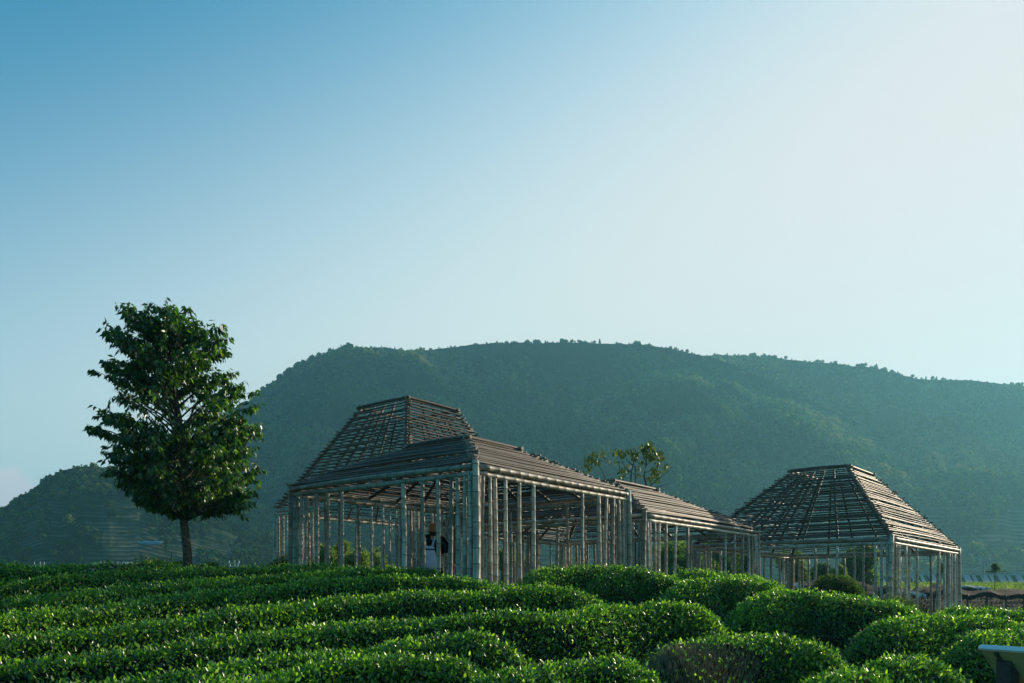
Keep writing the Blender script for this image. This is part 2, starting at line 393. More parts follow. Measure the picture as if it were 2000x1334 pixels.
for k in range(5):
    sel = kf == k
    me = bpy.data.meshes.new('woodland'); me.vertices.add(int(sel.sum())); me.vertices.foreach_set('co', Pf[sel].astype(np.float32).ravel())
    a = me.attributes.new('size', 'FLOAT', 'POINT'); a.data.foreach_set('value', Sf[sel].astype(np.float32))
    a = me.attributes.new('shade', 'FLOAT', 'POINT'); Q_ = Pf[sel]; a.data.foreach_set('value', np.clip(.5 + 1.0 * np.exp(-((Q_[:, 0] / Q_[:, 1] + .105 + (.285 - (Q_[:, 2] - EYE) / Q_[:, 1]) * -.7) / .028) ** 2) * (Q_[:, 1] > 400) * ((Q_[:, 2] - EYE) / Q_[:, 1] > .245) + .9 * fbm(Q_[:, 0] / 60, (Q_[:, 1] + Q_[:, 2] * 2) / 60, 61, 5) + rng.normal(0, .13, len(Q_)), 0, 1).astype(np.float32))  # paler crowns along the spur: sunlight put into the crown tone
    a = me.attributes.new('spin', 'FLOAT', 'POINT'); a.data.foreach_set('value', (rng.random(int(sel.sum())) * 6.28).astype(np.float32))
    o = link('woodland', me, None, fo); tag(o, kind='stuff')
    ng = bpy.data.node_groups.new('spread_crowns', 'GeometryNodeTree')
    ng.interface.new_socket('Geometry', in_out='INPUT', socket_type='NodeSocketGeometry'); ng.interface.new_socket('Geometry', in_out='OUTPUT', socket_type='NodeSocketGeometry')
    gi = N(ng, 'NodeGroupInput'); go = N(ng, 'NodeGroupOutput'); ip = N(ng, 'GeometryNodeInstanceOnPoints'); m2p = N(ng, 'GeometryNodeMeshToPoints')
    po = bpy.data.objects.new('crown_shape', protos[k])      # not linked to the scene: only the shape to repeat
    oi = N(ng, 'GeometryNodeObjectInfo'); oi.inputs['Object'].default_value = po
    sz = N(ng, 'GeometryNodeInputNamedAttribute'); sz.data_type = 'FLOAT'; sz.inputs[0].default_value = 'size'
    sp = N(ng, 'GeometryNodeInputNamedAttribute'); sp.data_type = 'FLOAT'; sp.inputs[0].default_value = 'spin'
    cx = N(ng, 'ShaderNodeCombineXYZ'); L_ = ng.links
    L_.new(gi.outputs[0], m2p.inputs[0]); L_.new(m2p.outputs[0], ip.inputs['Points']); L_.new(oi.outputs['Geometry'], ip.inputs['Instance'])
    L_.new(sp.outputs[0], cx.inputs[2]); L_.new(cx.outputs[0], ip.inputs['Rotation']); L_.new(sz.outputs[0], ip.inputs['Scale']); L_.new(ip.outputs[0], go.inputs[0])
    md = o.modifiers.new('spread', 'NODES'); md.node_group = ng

# ------------------------------------------------------------------ tea hedges
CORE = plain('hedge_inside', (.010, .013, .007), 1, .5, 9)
TWIG = plain('dry_twigs', (.24, .19, .115), .95, .4, 12)
NLEAF = [0]
def hedge(label, pts, el_=(0, 0), half=.61, dens=3200, hh=.82, bare=None, tshift=0, name='tea_hedge', mat=None, ls=1.0, depth=None):
    """pts: pixels of the crest line; el_: length of the rounded left and right end (0 = cut by the frame)"""
    W0 = []
    for i, (x, y) in enumerate(pts):
        xp, v = (x - 1000) / F, (HZ - y) / F
        if depth: Y = depth[i] if isinstance(depth, (list, tuple)) else depth
        else: Y = -1.75 / (v - .16 + .06 * max(xp, 0))
        W0.append((xp * Y, Y, v * Y + EYE))
    W0 = np.array(W0); seg = np.linalg.norm(np.diff(W0, axis=0), axis=1); s0 = np.concatenate([[0], np.cumsum(seg)]); Ltot = s0[-1]
    ns = max(24, int(Ltot / .12)); ss = np.linspace(0, Ltot, ns)
    C = np.stack([np.interp(ss, s0, W0[:, i]) for i in range(3)], 1)
    k = np.hanning(13); k /= k.sum()
    Cp = np.pad(C, ((6, 6), (0, 0)), mode='reflect', reflect_type='odd'); C = np.stack([np.convolve(Cp[:, i], k, 'valid') for i in range(3)], 1)
    tg = np.gradient(C, axis=0); tg[:, 2] = 0; tg /= np.linalg.norm(tg, axis=1)[:, None]
    pr = np.stack([-tg[:, 1], tg[:, 0], 0 * tg[:, 0]], 1)     # horizontal, away from the camera when the row runs to the right
    pr *= np.sign((pr * C).sum(1))[:, None]
    def prof(s):
        e = np.ones_like(s)
        if el_[0]: e = np.minimum(e, np.sqrt(np.clip(1 - np.clip(1 - s / el_[0], 0, 1) ** 2.2, 0, 1)))
        if el_[1]: e = np.minimum(e, np.sqrt(np.clip(1 - np.clip(1 - (Ltot - s) / el_[1], 0, 1) ** 2.2, 0, 1)))
        return e
    sd = rng.integers(0, 999)
    gcache = None
    def surf(s, c, inset=0.):
        """point on the hedge at distance s along and c (-1..1) across"""
        p = np.stack([np.interp(s, ss, C[:, i]) for i in range(3)], 1); q = np.stack([np.interp(s, ss, pr[:, i]) for i in range(3)], 1)
        e = prof(s); w = half * (.25 + .75 * e) * (1 + .12 * fbm(s * .8, 0, sd)) - inset
        zt = 1 - (1 - np.abs(np.sin(c * np.pi / 2)) ** 2.6) ** (1 / 1.6) if False else None
        x = np.sin(c * np.pi / 2)
        zz = 1 - np.abs(x) ** 1.8
        lum = .055 * fbm(s * 1.6, c * 2, sd + 3, 4) + .03 * fbm(s * 6, c * 6, sd + 7, 2)
        gr = p[:, 2] - hh
        P = p + q * (x * w)[:, None]
        P[:, 2] = gr + (hh * (.30 + .70 * e) * (e > 0) + lum - inset) * zz * np.clip(e * 3, 0, 1) ** .5 - (1 - e) * .1
        return P
    loc = C[ns // 2].copy(); loc[2] -= hh
    root = empty(name, loc); tag(root, label, 'hedge' if name == 'tea_hedge' else 'bush', 'clipped tea hedges on the slope' if name == 'tea_hedge' else None)
    cs = np.linspace(-1, 1, 15)
    Sg, Cg = np.meshgrid(ss, cs, indexing='ij')
    Pc = surf(Sg.ravel(), Cg.ravel(), .07) - loc
    I = np.arange(Pc.shape[0]).reshape(ns, 15)
    Fq = np.stack([I[:-1, :-1], I[:-1, 1:], I[1:, 1:], I[1:, :-1]], -1).reshape(-1, 4)
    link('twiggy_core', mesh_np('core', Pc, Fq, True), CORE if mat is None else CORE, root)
    n = int(Ltot * half * 2.6 * dens / ls ** 2)
    s = rng.random(n) * Ltot; c = np.clip(rng.normal(-.25, .55, n), -1, 1); c = np.where(np.abs(c) >= 1, rng.random(n) * 2 - 1, c)
    if el_[1]:
        m_ = int(n * .10); s[:m_] = Ltot - el_[1] * rng.random(m_) ** 1.5; 
    if el_[0]:
        m_ = int(n * .10); s[-m_:] = el_[0] * rng.random(m_) ** 1.5
    P = surf(s, c, 0); e_ = .02
    A = surf(np.clip(s + e_, 0, Ltot), c) - surf(np.clip(s - e_, 0, Ltot), c); B = surf(s, np.clip(c + e_, -1, 1)) - surf(s, np.clip(c - e_, -1, 1))
    Nn = np.cross(A, B); Nn /= np.maximum(np.linalg.norm(Nn, axis=1), 1e-6)[:, None]; Nn *= np.sign((Nn * (P - (loc + [0, 0, .1]))).sum(1))[:, None]
    Nn[:, 2] = np.abs(Nn[:, 2])
    # keep what the view frustum can see, a margin wider
    xp = P[:, 0] / P[:, 1]; keep = (np.abs(xp) < .72) & ((P[:, 2] - EYE) / P[:, 1] > -.15)
    P, Nn, s, c = P[keep], Nn[keep], s[keep], c[keep]; n = len(P)
    out = rng.random(n)
    P = P + Nn * (rng.normal(-.012, .022, n) + .05 * (out > .93))[:, None]
    isb = np.zeros(n, bool)
    if bare:
        bx, by, ra, rb = bare
        px = P[:, 0] / P[:, 1] * F + 1000; py = HZ - (P[:, 2] - EYE) / P[:, 1] * F
        w_ = .25 * fbm(P[:, 0] * 3, P[:, 1] * 3, 5)
        isb = (((px - bx) / ra) ** 2 + ((py - by) / rb) ** 2 + w_) < 1
        isb &= rng.random(n) > .10
    D = Nn * .55 + unit(n) * .75 + np.array([0, 0, .42])
    Nl = unit(n) * .55 + np.array([0, 0, .8]) + Nn * .4
    L = ls * (.034 + .026 * rng.random(n)); W = L * (.42 + .14 * rng.random(n))
    patch = fbm(P[:, 0] * .9, P[:, 1] * .9, 31, 3)
    top_ = np.clip(1 - np.abs(c) * 1.35, 0, 1)              # young shoots grow on the plucked top, old dark leaves stay on the flanks; tint also carries sunlit tops and shaded gaps
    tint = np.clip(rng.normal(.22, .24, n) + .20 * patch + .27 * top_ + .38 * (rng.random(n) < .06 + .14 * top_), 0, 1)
    f = ~isb
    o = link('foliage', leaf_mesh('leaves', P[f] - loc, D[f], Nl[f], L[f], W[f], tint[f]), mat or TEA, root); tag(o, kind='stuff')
    NLEAF[0] += int(f.sum())
    if bare:
        t = isb & (rng.random(n) < .8); k = int(t.sum())
        D2 = Nn[t] * .5 + unit(k) * .5 + np.array([0, 0, .9])
        o = link('bare_twigs', leaf_mesh('twigs', P[t] - Nn[t] * .05 - loc, D2, unit(k), .05 + .08 * rng.random(k), .006 + .006 * rng.random(k), np.zeros(k), 0, 0), TWIG, root); tag(o, 'dry grey brown leafless twigs', kind='stuff')
    return root

HEDGES = [
 ('farthest tea hedge row at the left, dark strip right below the hillside', [(-180, 1112), (0, 1107), (150, 1107), (260, 1104), (345, 1103), (430, 1107)], (0, 1.2)),
 ('second farthest tea hedge row at the left, in front of the tree trunk', [(-180, 1165), (0, 1144), (70, 1133), (122, 1125), (230, 1116), (380, 1112), (500, 1109), (600, 1106), (700, 1110), (800, 1117), (850, 1120)], (0, .8)),
 ('long tea hedge row ending below the person in the nearest pavilion', [(-180, 1210), (0, 1179), (87, 1165), (245, 1147), (350, 1137), (455, 1128), (560, 1122), (665, 1117), (780, 1116), (860, 1118), (905, 1124)], (0, .9)),
 ('long tea hedge row ending right in front of the corner post of the nearest pavilion', [(-180, 1245), (0, 1211), (140, 1191), (245, 1177), (385, 1160), (525, 1145), (665, 1133), (780, 1130), (880, 1129), (950, 1130), (1030, 1133)], (0, 1.2)),
 ('long tea hedge row in mid slope ending just right of the picture centre', [(-180, 1290), (0, 1256), (140, 1235), (350, 1210), (525, 1188), (665, 1170), (770, 1165), (900, 1160), (1010, 1153), (1110, 1153), (1215, 1157)], (0, 1.1)),
 ('broad tea hedge row from the lower left corner to a big rounded end', [(-150, 1330), (0, 1305), (175, 1287), (315, 1270), (455, 1250), (595, 1232), (700, 1222), (830, 1212), (960, 1205), (1080, 1199), (1207, 1186), (1300, 1180), (1400, 1184), (1432, 1187)], (0, 1.0)),
 ('tea hedge row near the bottom edge ending in a rounded mound at bottom centre', [(-60, 1362), (200, 1335), (350, 1324), (455, 1304), (560, 1287), (700, 1270), (800, 1254), (900, 1243), (985, 1245), (1065, 1252)], (0, .9)),
 ('low nearest tea hedge at the bottom edge left of centre', [(380, 1352), (520, 1325), (620, 1303), (720, 1285), (820, 1285), (900, 1292), (985, 1302)], (0, .6)),
 ('low tea hedge mound cut by the bottom edge just right of centre', [(900, 1345), (1000, 1318), (1080, 1302), (1155, 1292), (1215, 1290), (1270, 1296), (1320, 1305)], (.4, .6)),
 ('rounded tea hedge with a brown leafless patch on its left side, lower right', [(1255, 1285), (1330, 1262), (1400, 1245), (1480, 1238), (1562, 1240), (1640, 1250), (1690, 1262)], (.5, .9)),
 ('rounded tea hedge mound directly beside the information board', [(1680, 1303), (1740, 1288), (1800, 1282), (1860, 1284), (1925, 1296)], (.5, .6)),
 ('thin tea hedge top at the bottom edge beneath the hedge with brown patch', [(1560, 1345), (1620, 1325), (1680, 1321), (1740, 1324), (1800, 1330)], (.4, .4)),
 ('big rounded tea hedge with a dark shaded left flank in front of the right pavilion', [(1425, 1166), (1500, 1157), (1560, 1155), (1620, 1164), (1700, 1175), (1790, 1187), (1870, 1200)], (.9, .7)),
 ('tea hedge mound under the left half of the middle pavilion, in front of another mound', [(1280, 1146), (1340, 1140), (1400, 1137), (1470, 1143), (1540, 1153), (1590, 1160)], (.8, .6)),
 ('tea hedge mound below the front corner post of the middle pavilion', [(1135, 1125), (1200, 1119), (1260, 1120), (1320, 1129), (1370, 1135)], (.8, .6)),
 ('small far tea hedge mound right below the right bay of the nearest pavilion', [(1003, 1124), (1050, 1117), (1105, 1114), (1160, 1115), (1215, 1116), (1260, 1118)], (.9, .4)),
 ('small bright tea hedge strip under the right side of the middle pavilion', [(1305, 1125), (1350, 1122), (1400, 1126), (1480, 1138), (1545, 1150)], (.4, .6)),
 ('rounded tea hedge at the right, between the big flank hedge and the board', [(1670, 1228), (1730, 1218), (1800, 1211), (1860, 1210), (1930, 1214), (2000, 1220), (2060, 1225)], (.7, 0)),
 ('sunlit far tea hedge at the right edge below the corner posts of the right pavilion', [(1790, 1196), (1850, 1201), (1920, 1199), (2000, 1206), (2080, 1212)], (.5, 0)),
 ('tea hedge running out of the right edge right behind the information board', [(1862, 1254), (1910, 1243), (1960, 1236), (2020, 1233), (2120, 1236)], (.6, 0)),
]
for i, (lb, pts, e) in enumerate(HEDGES):
    kw = {}
    if 'brown leafless' in lb: kw['bare'] = (1375, 1305, 125, 47)
    if 13 <= i <= 16: pts = [(x, y - 5) for x, y in pts]
    if i == 18: pts = [(x, y - 8) for x, y in pts]
    if i >= 9: kw.update(half=.74, hh=.95); e = tuple(v * 1.35 for v in e)
    if 'beside the information' in lb: kw['half'] = .66
    hedge(lb, pts, e, **kw)
# other clipped bushes
hedge('round fine-leaved bush standing against the left posts of the right pavilion', [(1572, 1134), (1610, 1127), (1655, 1127), (1700, 1136)], (.5, .7), .85, 2600, 1.1, name='round_bush', mat=BUSH, ls=.8, depth=17.5)
hedge('low pale green bush at the foot of the right pavilion corner post', [(1700, 1172), (1750, 1167), (1810, 1176)], (.5, .5), .6, 1500, .8, name='round_bush', mat=BUSH, ls=.8, depth=15.8)
hedge('dark low bush against the far left corner posts of the nearest pavilion', [(505, 1104), (545, 1088), (600, 1086), (640, 1092)], (.6, .5), .6, 1300, .9, name='round_bush', mat=BUSH, ls=.9, depth=18.6)

# ------------------------------------------------------------------ bamboo poles
def pole_mesh(name, L, r, sides, step, taper=.9, bend=.0, seed=0, rings=3):
    r_ = random.Random(seed)
    z, prof = [], []
    k = r_.uniform(.3, 1) * step; ns_ = []
    while k < L - .03: ns_.append(k); k += step * r_.uniform(.85, 1.15)
    z.append(0); prof.append((1, 0))
    for q in ns_:
        if rings == 3: z += [q - .016, q, q + .016]; prof += [(1, 0), (1.09, 1), (1, 0)]
        else: z += [q]; prof += [(1.08, .8)]
    z.append(L); prof.append((1, 0))
    bx, by = r_.uniform(-1, 1) * bend, r_.uniform(-1, 1) * bend
    V, A = [], []
    for zz, (m_, a_) in zip(z, prof):
        rr_ = r * m_ * (1 - (1 - taper) * zz / L); w = math.sin(math.pi * zz / L)
        for i in range(sides):
            t = 2 * math.pi * i / sides; V.append((rr_ * math.cos(t) + bx * w, rr_ * math.sin(t) + by * w, zz)); A.append(a_)
    n = len(z); Fc = []
    for j in range(n - 1):
        for i in range(sides):
            a, b_ = j * sides + i, j * sides + (i + 1) % sides; Fc.append((a, b_, b_ + sides, a + sides))
    me = bpy.data.meshes.new(name); me.from_pydata(V, [], Fc + [tuple(range(sides))[::-1], tuple(range((n - 1) * sides, n * sides))])
    at = me.attributes.new('node', 'FLOAT', 'POINT'); at.data.foreach_set('value', A)
    sm = [True] * len(Fc) + [False, False]; me.polygons.foreach_set('use_smooth', sm)
    return me
POSTS = [pole_mesh('post', 3.0, .05, 10, .24, .82, .028, k) for k in range(9)]
BEAMS = [pole_mesh('beam', 5.0, .05, 10, .27, .86, .02, 20 + k) for k in range(4)]
SLATS = {l: [pole_mesh('slat', l, .02, 5, .36, .8, .007 + .0035 * l, 50 + k + int(l * 10), rings=1) for k in range(5)] for l in (1, 2, 3, 4, 5, 6, 7)}
RAFT = [pole_mesh('rafter', 3.0, .03, 7, .3, .85, .015, 90 + k, rings=1) for k in range(4)]
for ms, mt in ((POSTS, POLE), (BEAMS, POLE), (RAFT, LATH)):
    for me in ms: me.materials.append(mt)
for ms in SLATS.values():
    for me in ms: me.materials.append(LATH)
def pole(name, me, L0, r0, a, b, r, root):
    a, b = Vector(a), Vector(b); d = b - a
    o = bpy.data.objects.new(name, me); COL.objects.link(o); o.parent = root
    q = d.to_track_quat('Z', 'Y') @ Quaternion((0, 0, 1), random.uniform(0, 6.28))
    o.rotation_mode = 'QUATERNION'; o.rotation_quaternion = q; o.location = a - root.location; o.scale = (r / r0, r / r0, d.length / L0)
    return o
def slat(a, b, r, root):
    L = (Vector(b) - Vector(a)).length; l = min(7, max(1, round(L)))
    return pole('slat', random.choice(SLATS[l]), l, .02, a, b, r, root)

PATTERN = [.022, .044, .068, .10, .16, .232, .317, .648, .755, .83, .88, .92, .952, .978]
def pavilion(label, f, Lv, Rv, ze, ztop, k, pr_, rows, raft=4, sr=.0235, pattern=PATTERN):
    """f: near corner (x, y); Lv, Rv: the two side vectors; ze, ztop: eave and top heights over the eye; k: opening share"""
    f, Lv, Rv = Vector(f), Vector(Lv), Vector(Rv)
    cor = [f, f + Rv, f + Rv + Lv, f + Lv]                      # near, right, back, left
    ctr = f + (Lv + Rv) / 2
    root = empty('bamboo_pavilion', (ctr.x, ctr.y, gz(ctr.x, ctr.y))); tag(root, label, 'pavilion', 'open bamboo pavilions behind the tea hedges')
    zE, zT = ze + EYE, ztop + EYE
    P3 = lambda p, z: Vector((p.x, p.y, z))
    inw = lambda p, q: (ctr - p).normalized() * q
    for i, p in enumerate(cor):                                   # corner posts
        g = gz(p.x, p.y) - .25
        pole('corner_post', random.choice(POSTS), 3, .05, P3(p, g), P3(p, zE + .09), pr_ * 1.2, root)
        for q in (.12,):
            pp = p + inw(p, q * 1.6) ; pole('post', random.choice(POSTS), 3, .05, P3(pp, gz(pp.x, pp.y) - .2), P3(pp, zE - .05), pr_ * .9, root)
    for i in range(4):
        a, b_ = cor[i], cor[(i + 1) % 4]; d = (b_ - a); n_ = Vector((-d.y, d.x)).normalized(); dn = d.normalized()
        if (ctr - a).dot(n_) < 0: n_ = -n_
        pole('eave_beam', BEAMS[i], 5, .05, P3(a + dn * pr_ * 1.1, zE), P3(b_ - dn * pr_ * 1.1, zE), pr_ * .98, root)
        pole('eave_beam', BEAMS[(i + 2) % 4], 5, .05, P3(a + dn * .02 + n_ * .02, zE - pr_ * 2.05), P3(b_ - dn * .02 + n_ * .02, zE - pr_ * 2.05), pr_ * .9, root)
        for t in pattern:
            t = t + random.uniform(-.008, .008); p = a + d * t + n_ * random.uniform(-.015, .03)
            lean = dn * random.uniform(-.04, .04) + n_ * random.uniform(-.02, .02)
            rr_ = pr_ * random.uniform(.62, .88); q = p + lean
            pole('post', random.choice(POSTS), 3, .05, P3(q, gz(p.x, p.y) - .2), P3(p, zE - pr_ * 2.7), rr_, root)
    top = [ctr + (p - ctr) * k for p in cor]
    for i in range(4):
        a, b_, ta, tb = cor[i], cor[(i + 1) % 4], top[i], top[(i + 1) % 4]
        A0, B0, A1, B1 = P3(a, zE + .05), P3(b_, zE + .05), P3(ta, zT), P3(tb, zT)
        ax = (B0 - A0).normalized(); up = ((A1 + B1) / 2 - (A0 + B0) / 2).normalized(); nr = ax.cross(up); nr *= (1 if nr.z > 0 else -1)
        pole('hip_rafter', RAFT[i], 3, .03, A0 - nr * .05, A1 - nr * .03, .045, root)
        pole('top_beam', RAFT[(i + 1) % 4], 3, .03, A1 - ax * .12 + nr * .05, B1 + ax * .12 + nr * .05, .042, root)
        for j in range(raft):
            s = (j + 1) / (raft + 1); s2 = s
            lo = A0.lerp(B0, .07 + .86 * s) - nr * .055; hi = A1.lerp(B1, .08 + .84 * s2) - nr * .055
            pole('rafter', random.choice(RAFT), 3, .03, lo - up * .05, hi, .034, root)
        for j in range(rows):
            s = (j + .6 + random.uniform(-.07, .07)) / rows
            p, q = A0.lerp(A1, s), B0.lerp(B1, s)
            e1, e2 = random.uniform(.03, .17), random.uniform(.03, .17)
            off = nr * (.012 + .016 * (i % 2) + random.uniform(-.005, .008))
            tl = up * random.uniform(-.014, .014)
            slat(p - ax * e1 + off + tl, q + ax * e2 + off - tl, sr * random.uniform(.68, 1.2), root)
    return root
uR, uL = Vector((.62, .785)), Vector((-.785, .62))
hA = 13.5 * .15625
pavilion('nearest bamboo pavilion with a low slatted roof, its corner post at picture centre', (-.0444 * 13.5, 13.5), uL * 4.92, uR * 4.95, hA, hA * 1.415, .32, .056, 22, 4)
hB = 2.43
pavilion('tallest-roofed bamboo pavilion standing right behind the nearest one, left of centre', (-1.086 * hB, 8.477 * hB), uL * 2.257 * hB, uR * 2.257 * hB, hB, hB * 2.262, .36, .052, 31, 3, .0225)
hC = 1.69
pavilion('middle bamboo pavilion with a low roof, between the nearest and the rightmost pavilion', (1.682 * hC, 10.39 * hC), uL * 3.755 * hC, uR * 3.755 * hC, hC, hC * 1.65, .35, .05, 24, 4)
hD = 1.42
pavilion('rightmost bamboo pavilion with a steep open slatted roof, standing apart', (6.84 * hD, 14.75 * hD), Vector((-3.03, 2.45)) * hD, Vector((3.45, 4.11)) * hD, hD, hD * 2.64, .30, .054, 33, 4, .0225)

# climbing weeds on the posts of the right pavilion
def sprig_cloud(name, label, cat, cx, cy, z0, z1, n, spread, mat, size):
    root = empty(name, (cx, cy, z0)); tag(root, label, cat)
    P = np.stack([rng.normal(0, spread, n), rng.normal(0, spread * .5, n) - .05, (z1 - z0) * rng.random(n) ** 1.4], 1)
    link('leaves', leaf_mesh('leaves', P, unit(n) + [0, 0, .3], unit(n), size * (.7 + .6 * rng.random(n)), size * .5 * np.ones(n), np.clip(rng.normal(.8, .15, n), 0, 1)), mat, root)['kind'] = 'stuff'
    n = 5; V, E = [], []
    for i in range(n):
        x = random.gauss(0, spread * .8)
        pole('stem', RAFT[i % 4], 3, .03, Vector((cx + x, cy - .06, z0)), Vector((cx + x + random.uniform(-.08, .08), cy - .06, z1 - random.uniform(0, .5))), .004, root)
    return root
p = PX(1745, 1180, 20.6); sprig_cloud('climbing_plant', 'thin climbing weeds with small yellow green leaves on the right pavilion corner post', 'plant', p.x, p.y - .12, p.z, p.z + .85, 110, .17, BUSH, .06)

# ------------------------------------------------------------------ trees
def tube(pts, rad, sides=8):
    """swept tube as verts, faces"""
    V, Fc = [], []; pts = [Vector(p) for p in pts]
    for i, p in enumerate(pts):
        d = (pts[min(i + 1, len(pts) - 1)] - pts[max(i - 1, 0)]).normalized(); q = d.to_track_quat('Z', 'Y')
        for k in range(sides):
            t = 2 * math.pi * k / sides; V.append(p + q @ Vector((math.cos(t) * rad[i], math.sin(t) * rad[i], 0)))
    for i in range(len(pts) - 1):
        for k in range(sides):
            a, b_ = i * sides + k, i * sides + (k + 1) % sides; Fc.append((a, b_, b_ + sides, a + sides))
    return V, Fc
def tubes_obj(name, tubes, mat, root, smooth=True):
    V, Fc = [], []
    for v, f in tubes:
        o = len(V); V += [tuple(x) for x in v]; Fc += [tuple(i + o for i in q) for q in f]
    me = bpy.data.meshes.new(name); me.from_pydata(V, [], Fc)
    return link(name, me, mat, root, smooth)
def curve_pts(a, b, n, sag=0, wob=.03):
    a, b = Vector(a), Vector(b); L = (b - a).length; out = []
    w = Vector((random.uniform(-1, 1), random.uniform(-1, 1), 0)) * wob * L
    for i in range(n + 1):
        t = i / n; out.append(a.lerp(b, t) + w * math.sin(math.pi * t) + Vector((0, 0, sag * L * math.sin(math.pi * t))))
    return out

def big_tree():
    d = 15.2; sc = d / F
    base = PX(368, 1118, d); root = empty('broadleaf_tree', (base.x, base.y, gz(base.x, base.y)))
    tag(root, 'tall dark broadleaf tree with drooping leaves standing alone behind the left tea hedges', 'tree')
    O = root.location
    tr = [(368, 1150), (366, 1080), (358, 1010), (356, 940), (354, 870), (348, 810), (340, 775), (334, 730), (332, 690), (336, 650), (338, 615)]
    rad = [.095, .08, .072, .066, .066, .06, .052, .042, .032, .02, .008]
    tp = [PX(x, y, d) - O for x, y in tr]; tp[0].z = -.2
    tubes_obj('trunk', [tube(tp, rad, 12)], BARK, root)
    ys = np.array([p.z for p in tp]); 
    def trunk_at(z):
        for i in range(len(tp) - 1):
            if tp[i].z <= z <= tp[i + 1].z: return tp[i].lerp(tp[i + 1], (z - tp[i].z) / (tp[i + 1].z - tp[i].z))
        return tp[-1].copy()
    # crown outline: left and right reach by height, measured rows
    yy = [595, 625, 660, 690, 720, 745, 775, 800, 830, 860, 900, 940, 975, 1010, 1035]
    lf = [300, 235, 218, 182, 196, 205, 232, 172, 176, 200, 190, 222, 246, 290, 390]
    rt = [378, 412, 455, 462, 452, 488, 484, 505, 508, 520, 512, 520, 516, 484, 450]
    tubes, P, Dv, tips = [], [], [], []
    nb = 156
    for i in range(nb):
        yb = 602 + 392 * ((i + random.random()) / nb)
        zb = (HZ - yb) * sc + EYE - O.z
        a = i * 2.399 + random.uniform(-.5, .5)
        ca, sa = math.cos(a), math.sin(a)
        l_, r_ = np.interp(yb, yy, lf), np.interp(yb, yy, rt)
        tx = trunk_at(zb)
        reach_r = ((r_ - 1000) * sc - (tx.x + O.x)) * .99; reach_l = ((tx.x + O.x) - (l_ - 1000) * sc) * .95
        half = (reach_l + reach_r) / 2
        R = abs(ca) ** 1.0 * (reach_r if ca > 0 else reach_l) + (1 - abs(ca)) * half * .95
        if yb > 930: R *= 1 - .22 * (yb - 930) / 70
        R *= random.choice((1.04, 1.0, .95, .84, .62)) * (1 - .05 * random.random())
        tip = Vector((tx.x + ca * R, tx.y + sa * R, zb))
        rise = .28 * R + .1
        st = trunk_at(min(max(zb - rise - .25 * R, (HZ - 1020) * sc + EYE - O.z), 4.9))
        mid = st.lerp(tip, .55) + Vector((0, 0, .10 * R))
        pts = [st, st.lerp(mid, .5) + Vector((0, 0, .03)), mid, mid.lerp(tip, .5) + Vector((0, 0, .03 * R)), tip]
        r0 = .012 + .010 * R
        tubes.append(tube(pts, [r0, r0 * .8, r0 * .55, r0 * .35, .003], 5))
        # twigs and the leaves hanging from them
        nt_ = int(8 + 9 * R)
        for j in range(nt_):
            t = .25 + .75 * (j + random.random()) / nt_
            k_ = min(int(t * 4), 3); q = pts[k_].lerp(pts[k_ + 1], t * 4 - k_)
            dirv = (tip - st).normalized() * .6 + Vector((random.uniform(-1, 1), random.uniform(-1, 1), random.uniform(-.5, .6)))
            tl = random.uniform(.12, .34) * (1.15 - .35 * t)
            e = q + dirv.normalized() * tl
            if j % 2 == 0: tubes.append(tube([q, q.lerp(e, .5), e], [.005, .004, .002], 3))
            nl = random.randint(7, 11)
            for m_ in range(nl):
                s = (m_ + .6) / nl; lp = q.lerp(e, s)
                # the open window round the trunk at mid height
                wx, wz = lp.x - tx.x, lp.z - ((HZ - 805) * sc + EYE - O.z)
                if (abs(wx - .12) / .55) ** 2 + (wz / .38) ** 2 < 1 and lp.y < 2.2 and random.random() < .9: continue
                if (abs(wx + .55) / .28) ** 2 + ((wz - .17) / .17) ** 2 < 1 and random.random() < .9: continue
                P.append(lp); dd = dirv.normalized() * random.uniform(.1, .8) + Vector((random.gauss(0, .45), random.gauss(0, .45), random.uniform(-1.5, -.35))); Dv.append(dd)
    tubes_obj('branches', tubes, GREYBARK, root)
    P = np.array([tuple(p) for p in P]); Dv = np.array([tuple(x) for x in Dv]); n = len(P)
    Nl = unit(n) + np.array([.2, -.1, .5]); L = .095 + .06 * rng.random(n)
    tint = np.clip(rng.normal(.42, .18, n) + .25 * (P[:, 0] > .6) * rng.random(n), 0, .93); tint[rng.random(n) < .003] = 1  # lighter leaves on the sun side: sunlight painted into the tint
    tag(link('crown', leaf_mesh('crown', P, Dv, Nl, L, L * .4, tint, .18, .18), TREE_LEAF, root), kind='stuff')
big_tree()

